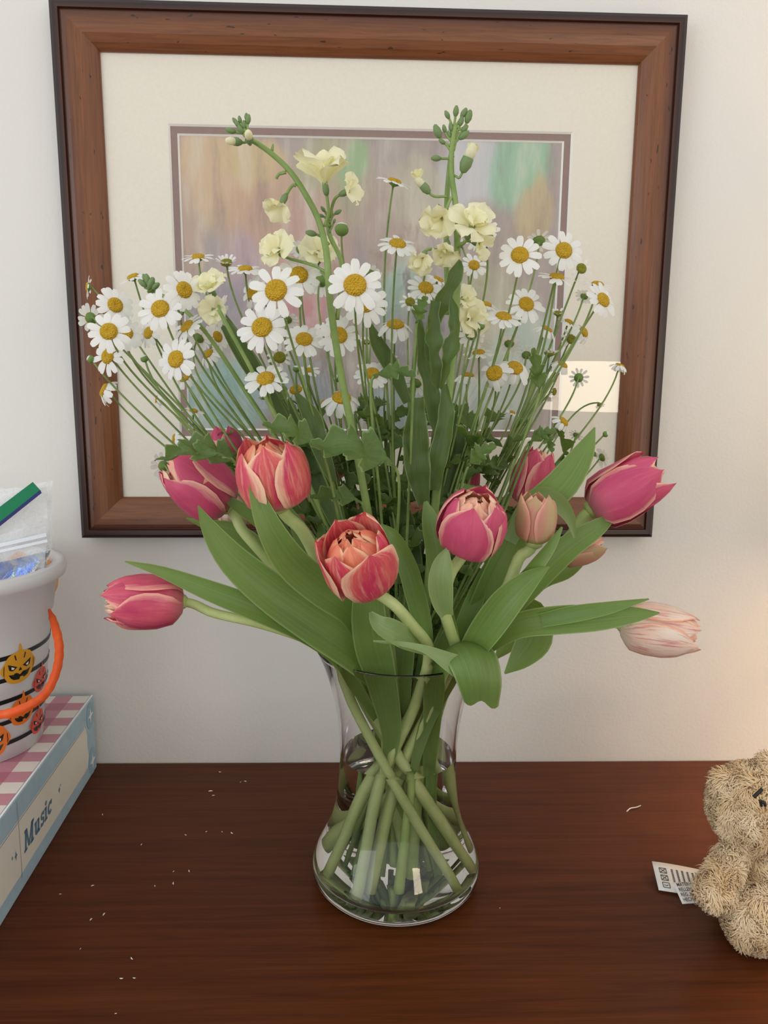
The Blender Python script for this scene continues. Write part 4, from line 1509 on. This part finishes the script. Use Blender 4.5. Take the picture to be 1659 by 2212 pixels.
v, f = quad_box(0, LB, 0, WB, 0, BZ)
bevel(geo('carton_body', v, f, M['carton_blue'], cart, flat=True), 0.0012, 2)
# gingham top sheet: local axes follow the carton
top = mesh('gingham_top', [(0, 0, 0), (LB - .004, 0, 0), (LB - .004, WB - .006, 0), (0, WB - .006, 0)], [(0, 1, 2, 3)], M['gingham'], flat=True)
rot = np.stack([ba, bl_, np.cross(ba, bl_)], 1)
o = part('gingham_top', top, cart, m4(rot, BX(.002, .003, BZ + .0003) - ORIGIN[cart.name]))
for q in [(0, LB, 0, .0022)]:
    v, f = quad_box(q[0], q[1], q[2] + .0004, q[3], BZ, BZ + .0005)
    geo('white_edge', v, f, M['print_white'], cart, flat=True)


def side(pts, m, name, lift=.0003, parent=cart):
    """flat print on the side face: (distance along, height) polygon"""
    v = np.array([BX(s, -lift, z) for s, z in pts])
    return geo(name, v, [tuple(range(len(pts)))], M[m], parent, flat=True)


def wav(s0, s1, z0, z1):
    return [(s0 + .006, z0), (s1, z0), (s1, z1), (s0 + .010, z1), (s0 + .005, z1 - .006), (s0 + .002, z1 - .014), (s0 + .003, (z0 + z1) / 2), (s0, z0 + .012), (s0 + .003, z0 + .005)]


side(wav(.026, LB - .01, .0155, .0650), 'print_white', 'panel_border')
side(wav(.0272, LB - .01, .0165, .0640), 'print_grey', 'panel_line', .0005)
side(wav(.0276, LB - .01, .0169, .0636), 'carton_cream', 'cream_panel', .0007)
v = np.array([BX(.212, -.0009, .012), BX(.2127, -.0009, .012), BX(.2127, -.0009, .082), BX(.212, -.0009, .082)])
geo('flap_seam', v, [(0, 1, 2, 3)], M['print_grey'], cart, flat=True)


def star(cs, cz, r, n_=4, k=.32, rx=1.0):
    return [(cs + rx * (r if i % 2 == 0 else r * k) * math.sin(PI * i / n_), cz + (r if i % 2 == 0 else r * k) * math.cos(PI * i / n_)) for i in range(2 * n_)]


for cz in (.0686, .0155):
    b_ = side([(.0145 + .0125 * math.cos(a) * .95, cz + .0150 * math.sin(a)) for a in np.linspace(0, 2 * PI, 24, endpoint=False)], 'print_star_blue', 'star_medallion')
    side(star(.0145, cz, .0095), 'print_white', 'star', .0006, b_)
    side([(.0145 + .0125 * math.cos(a), cz + .0150 * math.sin(a)) for a in np.linspace(0, 2 * PI, 24, endpoint=False)], 'print_star_blue', 'star_medallion', .0002)


# the word Music in slab letters, hand drawn; reads from the near end towards the wall
def stroke(pts, w):
    p = np.array(pts, float)
    t = np.gradient(p, axis=0)
    t /= np.linalg.norm(t, axis=1)[:, None]
    nn = np.stack([-t[:, 1], t[:, 0]], 1)
    w = np.broadcast_to(np.asarray(w, float), (len(p),))[:, None]
    V = np.vstack([p + nn * w / 2, p - nn * w / 2])
    k = len(p)
    return V, [(i, i + 1, k + i + 1, k + i) for i in range(k - 1)], None


def rect(x0, y0, x1, y1):
    return np.array([(x0, y0), (x1, y0), (x1, y1), (x0, y1)], float), [(0, 1, 2, 3)], None


def arc(cx, cy, rx, ry, a0, a1, n_=14):
    return [(cx + rx * math.cos(math.radians(a)), cy + ry * math.sin(math.radians(a))) for a in np.linspace(a0, a1, n_)]


def join2(parts):
    return join([(np.hstack([np.asarray(v), np.zeros((len(v), 1))]), f) for v, f, _ in parts])


G = {}
G['M'] = ([rect(.08, 0, .24, 1), rect(.80, 0, 1.0, 1), rect(0, 0, .34, .12), rect(.70, 0, 1.10, .12), rect(0, .88, .22, 1), rect(.86, .88, 1.10, 1),
           (np.array([(.08, 1), (.30, 1), (.60, .05), (.48, .05)]), [(0, 1, 2, 3)], None), (np.array([(1.0, 1), (.80, 1), (.48, .05), (.60, .05)]), [(0, 1, 2, 3)], None)], 1.18)
G['u'] = ([rect(.08, .22, .26, .66), rect(0, .56, .2, .66), stroke(arc(.30, .22, .14, .14, 180, 360), .17), rect(.40, 0, .58, .66), rect(.34, .56, .5, .66), rect(.5, 0, .68, .1)], .72)
G['s'] = ([stroke(arc(.27, .48, .15, .13, 20, 270), .13), stroke(arc(.27, .20, .16, .15, 90, -160), .13), rect(.36, .46, .44, .66), rect(.06, 0, .14, .2)], .52)
G['i'] = ([rect(.10, 0, .28, .66), rect(0, 0, .38, .1), rect(0, .56, .2, .66), (np.array([(.19 + .11 * math.cos(a), .84 + .11 * math.sin(a)) for a in np.linspace(0, 6.28, 13)[:-1]]), [tuple(range(12))], None)], .42)
G['c'] = ([stroke(arc(.30, .33, .20, .24, 40, 320, 18), .15), rect(.42, .44, .52, .66)], .58)
xx = 0.0
hgt = .0190
s_start, z0 = .2055, .0300
for ch in 'Music':
    pr, adv = G[ch]
    v2, f2, _ = join2(pr)
    sh = v2[:, 0] + xx + v2[:, 1] * .16
    V = np.array([BX(s_start - a * hgt * 1.02, -.0011, z0 + b * hgt) for a, b in zip(sh, v2[:, 1])])
    geo('printed_letter', V, f2, M['print_blue'], cart, flat=True)
    xx += adv
for cs, cz, r in [(.222, .039, .0050), (.229, .0415, .0026), (.118, .0395, .0040), (.114, .0425, .0022)]:
    side(star(cs, cz, r, 4, .35, .6), 'print_blue', 'printed_sparkle', .0011)
# small motifs printed on the gingham
for s, l, w, h in [(.062, .045, .015, .010), (.150, .070, .020, .010), (.188, .062, .014, .022)]:
    z = BZ + .0006
    q = [BX(s - w / 2, l - h / 2, z), BX(s + w / 2, l - h / 2 + .003, z), BX(s + w / 2, l + h / 2, z), BX(s - w / 2, l + h / 2 - .003, z)]
    mo = geo('printed_motif', np.array(q), [(0, 1, 2, 3)], M['print_white'], cart, flat=True)
    cc = sum(q) / 4
    geo('motif_centre', np.array([cc + (p - cc) * .65 + (0, 0, .0002) for p in q]), [(0, 1, 2, 3)], M['print_dark'], mo, flat=True)

# ------------------------------------------------------------------ party bucket standing on the carton
BC = np.array([-0.405, 0.090, BZ])
RB0, RB1, HB = 0.0615, 0.0815, 0.176
n = plain('bucket_plastic', (240, 239, 240), 0.32)
n.thin(lin(236, 234, 234), 0.25)
n.see(0.14)
plain('stripe_black', (26, 24, 26), 0.4)
plain('pumpkin_yellow', (226, 164, 44), 0.45)
plain('pumpkin_orange', (232, 120, 40), 0.45)
plain('pumpkin_red', (222, 84, 66), 0.45)
varied('handle_orange', (236, 92, 36), (242, 104, 46), 120, 0.4, thin=.15)
bk = tag(empty('party_bucket', BC), 'translucent white pail with black stripes and printed pumpkins on the carton', 'bucket')


def rb(z):
    return RB0 + (RB1 - RB0) * z / HB


pr = [(0, .003), (RB0 - .004, .003), (RB0 - .003, 0), (RB0, .001), (rb(.10), .10), (rb(.128), .128), (rb(.130) + .0015, .130), (RB1 + .0015, HB - .014),
      (RB1 + .009, HB - .012), (RB1 + .0105, HB - .006), (RB1 + .009, HB), (RB1 - .001, HB), (RB1 - .002, HB - .004), (RB0 - .002, .006), (0, .006)]
v, f = lathe(pr, 72, BC)
geo('pail', v, f, M['bucket_plastic'], bk)


def cone(th, z, off=.0006):
    r = rb(z) + off
    return BC + np.array([r * math.cos(th), r * math.sin(th), z])


def band(z0, z1, m, name, off=.0006):
    V = []
    for j in range(73):
        th = 2 * PI * j / 72
        V += [cone(th, z0, off), cone(th, z1, off)]
    return geo(name, np.array(V), [(2 * j, 2 * j + 2, 2 * j + 3, 2 * j + 1) for j in range(72)], M[m], bk)


for z in (.016, .037, .058, .079, .100):
    band(z, z + .0042, 'stripe_black', 'black_stripe')


def decal(th0, z0, poly, m, name, off, parent):
    """poly in metres: x to the right of the print, y up"""
    P2 = np.array(poly, float)
    c0 = P2.mean(0)
    V = [cone(th0 + c0[0] / .07, z0 + c0[1], off)]
    for q in range(1, 4):
        for x, y in P2:
            w = c0 + (np.array((x, y)) - c0) * q / 3
            V.append(cone(th0 + w[0] / .07, z0 + w[1], off))
    k = len(P2)
    F = [(0, 1 + j, 1 + (j + 1) % k) for j in range(k)]
    for q in range(2):
        F += [(1 + q * k + j, 1 + (q + 1) * k + j, 1 + (q + 1) * k + (j + 1) % k, 1 + q * k + (j + 1) % k) for j in range(k)]
    return geo(name, np.array(V), F, M[m], parent)


def pumpkin(th, z, s, m, slant=0.0):
    out = [(math.cos(a) * (.5 + .035 * math.cos(6 * a)), math.sin(a) * .46) for a in np.linspace(0, 2 * PI, 40, endpoint=False)]
    d = decal(th, z, [(x * s, y * s) for x, y in out], m, 'pumpkin_print', .0010, bk)
    decal(th, z, [(x * s, y * s) for x, y in [(-.07, .42), (.07, .42), (.05, .56), (.0, .68), (-.03, .64), (-.03, .54)]], m, 'pumpkin_stalk', .0012, d)
    for sg in (-1, 1):
        decal(th, z, [(x * s * sg, y * s) for x, y in [(.08, .02), (.34, .16), (.30, -.02), (.20, -.06)]], 'stripe_black', 'pumpkin_eye', .0014, d)
        decal(th, z, [(x * s * sg, y * s) for x, y in [(.16, .02), (.25, .07), (.25, .0), (.20, -.02)]], 'print_white', 'pumpkin_glint', .0018, d)
        decal(th, z, [(x * s * sg, y * s) for x, y in [(.42, .16), (.445, .10), (.455, -.08), (.43, -.20), (.435, -.05)]], 'stripe_black', 'pumpkin_rib', .0014, d)
        decal(th, z, [(x * s * sg, y * s) for x, y in [(.10, .22), (.13, .22), (.17, .36), (.14, .38)]], 'stripe_black', 'pumpkin_rib', .0014, d)
    decal(th, z, [(x * s, y * s) for x, y in [(-.05, -.10), (.06, -.10), (.01, .0)]], 'stripe_black', 'pumpkin_nose', .0014, d)
    decal(th, z, [(x * s, y * s) for x, y in [(-.32, -.14), (-.18, -.20), (-.16, -.14), (-.08, -.15), (-.07, -.22), (.08, -.22), (.09, -.15), (.17, -.15), (.19, -.20), (.33, -.12),
                                              (.24, -.28), (.13, -.33), (.11, -.27), (.0, -.28), (-.02, -.35), (-.18, -.32), (-.26, -.25)]], 'stripe_black', 'pumpkin_mouth', .0014, d)


for th, z, s, m in [(-.50, .090, .034, 'pumpkin_yellow'), (-.44, .045, .030, 'pumpkin_orange'), (-.08, .066, .026, 'pumpkin_red'), (-.10, .024, .026, 'pumpkin_red'),
                    (-.90, .024, .036, 'pumpkin_orange'), (-1.1, .066, .030, 'pumpkin_red'), (-1.6, .084, .037, 'pumpkin_yellow'), (-2.0, .040, .032, 'pumpkin_orange')]:
    pumpkin(th, z, s, m)


# scalloped orange strap handle hanging forward
hp = [(106, 1316, .088), (118, 1350, .070), (128, 1400, .050), (120, 1455, .025), (95, 1502, .005), (50, 1530, -.008), (0, 1544, -.012), (-70, 1535, -.010), (-150, 1480, .01)]
w = rows_to_world(hp)
c = smooth(w, 90)
t_ = np.gradient(c, axis=0)
t_ /= np.linalg.norm(t_, axis=1)[:, None]
V = []
for i in range(90):
    vd = nrm(CAM - c[i])
    sd = nrm(np.cross(t_[i], vd))
    nn = nrm(np.cross(sd, t_[i]))
    h = np.interp(i, [0, 6, 14, 40, 60, 89], [.0008, .0030, .0038, .0036, .0038, .0036]) * (1 + .06 * math.sin(i * 1.3))
    V += [c[i] + sd * h + nn * .0008, c[i] - sd * h + nn * .0008, c[i] - sd * h - nn * .0008, c[i] + sd * h - nn * .0008]
F = []
for i in range(89):
    for j in range(4):
        F.append((4 * i + j, 4 * i + (j + 1) % 4, 4 * i + 4 + (j + 1) % 4, 4 * i + 4 + j))
F += [(0, 1, 2, 3), (356, 357, 358, 359)]
geo('handle', np.array(V), F, M['handle_orange'], bk)

# ------------------------------------------------------------------ zip bag, foil pouch and sweet inside the bucket
n = plain('bag_film', (236, 238, 240), 0.12)
co = n.coord()
ns = n.noise(co, 60, 5, 0.6, 0.5)
n.bump(ns, 0.7, 0.004)
n.see(n.ramp(ns, [(0.35, 0.80), (0.65, 0.55)]), n.b.outputs[0])
plain('zip_green', (10, 128, 84), 0.35)
plain('zip_blue', (44, 44, 110), 0.35)
plain('zip_clear', (214, 218, 224), 0.2)
n = N('holographic_foil')
co = n.coord()
ns = n.noise(co, 28, 4, 0.6, 1.2)
c_ = n.ramp(ns, [(0.30, lin(150, 150, 150)), (0.42, lin(120, 170, 220)), (0.50, lin(70, 110, 230)), (0.56, lin(170, 200, 170)), (0.62, lin(180, 150, 220)), (0.74, lin(160, 160, 158))])
n.set(Base_Color=c_, Metallic=0.75, Roughness=0.25)
n.bump(n.noise(co, 40, 4, 0.6, 1.0), 0.9, 0.004)
M['foil'] = n.m
n = plain('foil_silver', (170, 166, 160), 0.25, Metallic=0.8)
n.bump(n.noise(n.coord(), 50, 4, 0.6, 1.0), 0.8, 0.004)


def sheet(corners, nx, ny, amp, seed, m, name, parent, thick=0.0):
    """crumpled quad sheet through four pixel corners (top-left, top-right, bottom-right, bottom-left)"""
    a, b, c, d = [np.asarray(q, float) for q in rows_to_world(corners)]
    r = random.Random(seed)
    ph = [r.uniform(0, 6) for _ in range(6)]
    V = []
    nn = nrm(np.cross(b - a, d - a))
    for i in range(ny):
        for j in range(nx):
            u, v_ = j / (nx - 1), i / (ny - 1)
            p = (a * (1 - u) + b * u) * (1 - v_) + (d * (1 - u) + c * u) * v_
            z = amp * (math.sin(5 * u + 3 * v_ + ph[0]) + .6 * math.sin(9 * v_ - 4 * u + ph[1]) + .4 * math.sin(17 * u + 11 * v_ + ph[2]))
            V.append(p + nn * z)
    return geo(name, np.array(V), grid(nx, ny), M[m], parent)


bag = tag(empty('zip_bag', BC + np.array([0, 0, .09])), 'clear plastic zip bag with green closure standing in the pail', 'bag')
BY = .085
sheet([(-150, 1060, BY), (102, 1052, BY), (104, 1165, BY), (-150, 1200, BY)], 22, 14, .0012, 2, 'bag_film', 'bag_film', bag)
sheet([(-150, 1200, BY - .006), (103, 1125, BY - .006), (92, 1270, BY - .006), (-150, 1330, BY - .006)], 22, 14, .0014, 3, 'bag_film', 'bag_film', bag)
sheet([(-150, 1090, BY + .02), (112, 1038, BY + .012), (110, 1190, BY + .012), (-150, 1260, BY + .02)], 22, 14, .0016, 5, 'bag_film', 'bag_film', bag)
for (x0, y0), (x1, y1), w_, m, nm, dy in [((-120, 1202), (80, 1051), 26, 'zip_green', 'zip_closure', .0), ((-120, 1228), (88, 1062), 7, 'zip_blue', 'zip_rib', .0008),
                                         ((-120, 1205), (100, 1155), 8, 'zip_clear', 'seal_ridge', .0), ((-120, 1218), (102, 1168), 6, 'zip_clear', 'seal_ridge', .0)]:
    a, b = P(x0, y0, BY - .009), P(x1, y1, BY - .009)
    dr = nrm(b - a)
    vd = nrm(CAM - b)
    sd = nrm(np.cross(dr, vd))
    w_ *= mpp(b) / 2
    V = []
    for e in (a, b):
        for s_, q_ in ((1, 1), (-1, 1), (-1, -1), (1, -1)):
            V.append(e + sd * s_ * w_ + vd * (q_ * .0008 + dy))
    geo(nm, np.array(V), [(0, 1, 5, 4), (1, 2, 6, 5), (2, 3, 7, 6), (3, 0, 4, 7), (3, 2, 1, 0), (4, 5, 6, 7)], M[m], bag, flat=True)
sheet([(96, 1060, BY + .006), (112, 1066, BY + .006), (113, 1190, BY + .006), (96, 1200, BY + .006)], 6, 12, .0006, 7, 'bag_film', 'side_gusset', bag)

pouch = tag(empty('foil_pouch', BC + np.array([0, -.01, .02])), 'holographic foil packet inside the clear zip bag', 'packet')
sheet([(-150, 1250, BY), (106, 1190, BY), (74, 1300, BY - .002), (-150, 1390, BY)], 26, 18, .0022, 11, 'foil', 'foil_front', pouch)
sheet([(40, 1262, BY - .004), (108, 1188, BY - .004), (90, 1262, BY - .004), (20, 1300, BY - .004)], 16, 10, .0012, 13, 'foil_silver', 'foil_fold', pouch)
v, f, _ = ball(BC + np.array([.045, .035, .150]), (.030, .022, .028), 18, 12)
v[:, 2] += .003 * np.sin(v[:, 0] * 200)
plain('sweet_orange', (244, 168, 104), 0.4)
tag(geo('sweet_packet', v, f, M['sweet_orange']), 'soft orange wrapped sweet behind the zip bag in the pail', 'sweet')

# ------------------------------------------------------------------ plush bear
n = N('plush_fur')
co = n.coord()
q = n.noise(co, 40, 3, 0.6)
hi = n.n('ObjectInfo').outputs['Random']
c = n.mix(n.ramp(q, [(0.35, 0.0), (0.65, 1.0)]), lin(216, 184, 138), lin(240, 218, 182))
n.set(Base_Color=c, Roughness=0.85)
n.b.inputs['Specular IOR Level'].default_value = 0.15
n.b.inputs['Sheen Weight'].default_value = 0.3
M['fur'] = n.m
plain('thread_black', (34, 28, 28), 0.6)
plain('label_white', (236, 232, 226), 0.6)
plain('label_ink', (72, 68, 66), 0.7)

HC = P(1632, 1742, -.050)
BODY = P(1662, 1888, -.052)
hl, hr = PZ(1634, 1984, .0255), None
blob = []          # (centre, radii)
blob.append((HC, (.0365, .034, .034)))
blob.append((HC + np.array([.011, -.026, -.007]), (.019, .017, .016)))
blob.append((P(1566, 1692, -.046), (.0105, .008, .0105)))
blob.append((P(1668, 1662, -.046), (.0135, .009, .0125)))
blob.append((P(1740, 1690, -.046), (.012, .009, .012)))
blob.append((BODY, (.0345, .030, .040)))
blob.append((np.array([BODY[0], BODY[1] + .004, .026]), (.036, .034, .027)))
for t in np.linspace(0, 1, 5):
    blob.append((P(1590, 1838, -.060) * (1 - t) + P(1543, 1925, -.092) * t, (.0105 + .0030 * t,) * 3))
    blob.append((P(1735, 1838, -.060) * (1 - t) + P(1800, 1925, -.080) * t, (.0125 + .003 * t,) * 3))
for t in np.linspace(0, 1, 4):
    a = np.array([BODY[0] - .013, BODY[1] - .010, .026])
    blob.append((a * (1 - t) + hl * t, (.021 + .003 * t, .022, .0225 + .002 * t)))
    b = np.array([hl[0] + .062, hl[1] + .004, hl[2]])
    a2 = np.array([BODY[0] + .016, BODY[1] - .010, .026])
    blob.append((a2 * (1 - t) + b * t, (.021 + .003 * t, .022, .0225 + .002 * t)))
V, F, _ = join([ball(c_, r_, 20, 14) for c_, r_ in blob])
tmp = part('tmp_bear', mesh('tmp_bear', V, F))
md = tmp.modifiers.new('r', 'REMESH')
md.mode = 'VOXEL'
md.voxel_size = 0.0022
sm_ = tmp.modifiers.new('s', 'SMOOTH')
sm_.iterations = 8
sm_.factor = 0.5
bpy.context.view_layer.update()
ev = tmp.evaluated_get(bpy.context.evaluated_depsgraph_get())
me = bpy.data.meshes.new_from_object(ev)
bpy.data.objects.remove(tmp)
co_ = np.empty(len(me.vertices) * 3)
me.vertices.foreach_get('co', co_)
V = co_.reshape(-1, 3)
V[:, 2] = np.maximum(V[:, 2], 0.0012)
F = [tuple(p.vertices) for p in me.polygons]
base = np.array([BODY[0], BODY[1], 0.0])
bear = tag(empty('teddy_bear', base), 'small beige plush teddy bear with stitched face sitting on the table', 'toy')
body = geo('body', V, F, M['fur'], bear)
# curly pile: short bent ribbons rooted all over the body
rng = np.random.default_rng(5)
me2 = body.data
nrml = np.empty(len(me2.vertices) * 3)
me2.vertices.foreach_get('normal', nrml)
nrml = nrml.reshape(-1, 3)
quads = np.array([q[:4] for q in F if len(q) == 4])
NS = 46000
pk = quads[rng.integers(0, len(quads), NS)]
w = rng.dirichlet((1, 1, 1, 1), NS)
root = (V[pk] * w[:, :, None]).sum(1)
nm = (nrml[pk] * w[:, :, None]).sum(1)
nm /= np.linalg.norm(nm, axis=1)[:, None] + 1e-9
clump = np.sin(root[:, [1, 2, 0]] * 520) + np.sin(root[:, [2, 0, 1]] * 333 + 1.7)
lean = rng.normal(0, .40, (NS, 3)) + clump * .60 + np.array([-.05, -.1, -.35])
tang = lean - nm * (lean * nm).sum(1)[:, None]
ln = rng.uniform(.0032, .0062, NS)[:, None]
p1 = root + nm * ln * .55 + tang * ln * .25
p2 = root + nm * ln * .75 + tang * ln * .75
p3 = p2 + tang * ln * .35 - nm * ln * .25
sd = np.cross(tang + 1e-6, nm)
sd /= np.linalg.norm(sd, axis=1)[:, None] + 1e-9
hw = .00042
VV = np.stack([root - nm * .0006 - sd * hw, root - nm * .0006 + sd * hw, p1 - sd * hw, p1 + sd * hw, p2 - sd * hw * .8, p2 + sd * hw * .8, p3], 1).reshape(-1, 3)
VV[:, 2] = np.maximum(VV[:, 2], .0004)
ix = (np.arange(NS) * 7)[:, None]
q1 = (ix + np.array([0, 1, 3, 2])).tolist()
q2 = (ix + np.array([2, 3, 5, 4])).tolist()
q3 = (ix + np.array([4, 5, 6])).tolist()
o = geo('fur', VV, q1 + q2 + q3, M['fur'], bear)
o['kind'] = 'stuff'


def bar(a, b, r, name):
    c = smooth(np.array([a, (a + b) / 2 + nrm(CAM - a) * r * .3, b]), 8)
    v, f, u = tube(c, r, 8)
    return geo(name, v, f, M['thread_black'], bear)


bar(P(1628, 1722, -.0885), P(1647, 1704, -.0885), .0014, 'stitched_eye')
bar(P(1642, 1728, -.0930), P(1645, 1741, -.0930), .0011, 'stitched_nose')
bar(P(1650, 1731, -.0940), P(1653, 1741, -.0940), .0011, 'stitched_nose')
bar(P(1645, 1732, -.0935), P(1652, 1734, -.0935), .0014, 'stitched_nose')
bar(P(1690, 1704, -.0865), P(1703, 1718, -.0865), .0011, 'stitched_eye')

# sewn-in care labels lying out beside the bear


def text_mesh(body_, size):
    cu = bpy.data.curves.new('t', 'FONT')
    cu.body = body_
    cu.size = size
    cu.offset = size * .008
    ob = bpy.data.objects.new('t', cu)
    C.objects.link(ob)
    bpy.context.view_layer.update()
    m_ = bpy.data.meshes.new_from_object(ob.evaluated_get(bpy.context.evaluated_depsgraph_get()))
    bpy.data.objects.remove(ob)
    c_ = np.empty(len(m_.vertices) * 3)
    m_.vertices.foreach_get('co', c_)
    return c_.reshape(-1, 3), [tuple(p.vertices) for p in m_.polygons]


def care_label(tl, tr, bl, zt, zb, name, wave=.001):
    """three photo corners; zt, zb heights of the far and near edge"""
    A, B, D = PZ(*tl, zt), PZ(*tr, zt), PZ(*bl, zb)
    ex, ey = B - A, A - D
    nz = nrm(np.cross(ex, ey))

    def at(x, y, h=0.0):
        return D + ex * x + ey * y + nz * (h + wave * math.sin(3 * x + 1) * (.3 + y))
    V = [at(i / 8, j / 4, 0) for j in range(5) for i in range(9)] + [at(i / 8, j / 4, -.0003) for j in range(5) for i in range(9)]
    F_ = grid(9, 5) + [q[::-1] for q in grid(9, 5, 45)]
    F_ += [(i, i + 45, i + 46, i + 1) for i in range(8)] + [(36 + i, 37 + i, 82 + i, 81 + i) for i in range(8)]
    F_ += [(9 * j, 9 * j + 9, 9 * j + 54, 9 * j + 45) for j in range(4)]
    o_ = geo(name, np.array(V), F_, M['label_white'], bear)
    return o_, at, np.linalg.norm(ex), np.linalg.norm(ey)


l1, at1, w1, h1 = care_label((1408, 1862), (1540, 1882), (1423, 1923), .011, .002, 'care_label')
l2, at2, w2, h2 = care_label((1453, 1908), (1545, 1902), (1474, 1953), .011, .0025, 'care_label')
for k, s in enumerate(['MATERIALES NUEVOS', 'RELLENO DE POLIESTER', 'REG. NO. PA', 'HECHO EN CHINA']):
    v_, f_ = text_mesh(s, 1.0)
    sc_ = .0044
    V = np.array([at2(.05 + x * sc_ / w2 * .8, .80 - .235 * k + y * sc_ / h2, .0004) for x, y, _ in v_])
    geo('printed_line', V, f_, M['label_ink'], l2, flat=True)
for k in range(7):
    x0 = .28 + .085 * k
    V = np.array([at1(x0, .34 + .03 * (k % 3), .0004), at1(x0 + .035, .34 + .03 * (k % 3), .0004), at1(x0 + .035, .82, .0004), at1(x0, .82, .0004)])
    parts_ = []
    for j in range(9):
        y0 = .36 + .05 * j + .006 * (k % 3)
        parts_.append((np.array([at1(x0, y0, .0004), at1(x0 + .034, y0, .0004), at1(x0 + .034, y0 + .033, .0004), at1(x0, y0 + .033, .0004)]), [(0, 1, 2, 3)]))
    V, F_, _ = join(parts_)
    geo('printed_line', V, F_, M['label_ink'], l1, flat=True)
for k in range(3):
    y0 = .12 + .25 * k
    x0 = .09
    pr_ = []
    for (a_, b_) in [((0, 0), (.11, 0)), ((.11, 0), (.11, .17)), ((.11, .17), (0, .17)), ((0, .17), (0, 0))] + ([((0, 0), (.11, .17)), ((.11, 0), (0, .17))] if k else [((.02, .1), (.05, .06)), ((.05, .06), (.09, .1))]):
        a3, b3 = np.array(a_), np.array(b_)
        d_ = nrm(np.append(b3 - a3, 0))[:2]
        nn_ = np.array([-d_[1] * .006, d_[0] * .012])
        pr_.append((np.array([at1(x0 + p[0], y0 + p[1], .0004) for p in (a3 + nn_, a3 - nn_, b3 - nn_, b3 + nn_)]), [(0, 1, 2, 3)]))
    V, F_, _ = join(pr_)
    geo('care_symbol', V, F_, M['label_ink'], l1, flat=True)

# ------------------------------------------------------------------ crumbs and scraps on the table
plain('crumb_white', (236, 230, 220), 0.7)
CR_ = [(475, 1668, 6), (530, 1688, 6), (455, 1710, 9), (461, 1719, 6), (401, 1804, 6), (501, 1800, 8), (480, 1797, 5), (375, 1883, 5), (409, 1882, 8), (335, 1914, 6), (375, 1909, 9), (200, 1914, 7),
       (225, 1976, 9), (197, 1987, 8), (285, 2071, 9), (262, 2114, 8), (290, 2113, 7), (222, 1760, 6), (306, 1825, 6), (446, 1797, 5), (130, 1932, 5), (250, 2190, 5), (174, 2050, 5), (520, 1690, 4), (1080, 1962, 4)]
r = random.Random(2)
for x, y, s in CR_:
    p = PZ(x, y, 0)
    L = s * mpp(p)
    a = r.uniform(0, 3.1)
    d = np.array([math.cos(a), math.sin(a), 0])
    c = np.array([p - d * L * .5, p + np.array([-d[1], d[0], 0]) * L * .12, p + d * L * .5]) + np.array([0, 0, L * .14])
    v, f, u = tube(smooth(c, 5), np.array([.05, .13, .16, .12, .04]) * L, 5)
    tag(geo('crumb', v, f, M['crumb_white']), 'tiny white crumb lying on the dark table top', 'crumb', 'white crumbs on the table')
c = np.array([PZ(1354, 1753, .0008), PZ(1362, 1746, .0012), PZ(1374, 1744, .0012), PZ(1384, 1740, .0009)])
v, f, u = tube(smooth(c, 12), np.linspace(.0007, .0005, 12), 6)
tag(geo('paper_scrap', v, f, M['crumb_white']), 'thin curled white scrap lying on the table between vase and bear', 'scrap')

# ------------------------------------------------------------------ lamps of the room (outside the picture; one is mirrored in the picture glass)


def lamp(name, loc, hz, rs, hs, glow, label, col=(1.0, 0.80, 0.56), bulb=None):
    loc = np.array(loc, float)
    t = tag(empty(name, loc), label, 'lamp')
    v, f = lathe([(0, 0), (.10, 0), (.10, .015), (.02, .03), (.0, .03)], 32, loc)
    geo('base', v, f, M['frame_edge'], t)
    v, f, _ = tube(np.array([loc + (0, 0, .02), loc + (0, 0, hz + hs * .5)]), .007, 10)
    geo('pole', v, f, M['frame_edge'], t)
    v, f = lathe([(rs, 0), (rs * (.86 if not bulb else .7), hs)], 40, loc + (0, 0, hz))
    nn = N('lamp_shade')
    nn.set(Base_Color=lin(240, 226, 200), Roughness=0.8)
    nn.b.inputs['Emission Color'].default_value = (*col, 1)
    nn.b.inputs['Emission Strength'].default_value = glow
    geo('shade_offscreen', v, f, nn.m, t)
    if bulb:
        v, f, _ = ball(loc + (0, 0, bulb[0]), (bulb[1], bulb[1], bulb[1] * 1.2), 16, 10)
        bb = N('bulb_glow')
        bb.set(Base_Color=(1, 1, 1))
        bb.b.inputs['Emission Color'].default_value = (*col, 1)
        bb.b.inputs['Emission Strength'].default_value = bulb[2]
        geo('bulb_offscreen', v, f, bb.m, t)


lamp('table_lamp_offscreen', (0.55, 0.0, 0.0), 0.275, .10, .38, 0.7, 'small table lamp with cream shade standing right of the bear', (1.0, .74, .46), (.45, .028, 150))
lamp('floor_lamp_offscreen', (0.78, -1.60, -0.75), 1.09, .17, .16, 9.0, 'floor lamp with cream shade standing across the room', (1.0, .86, .68))
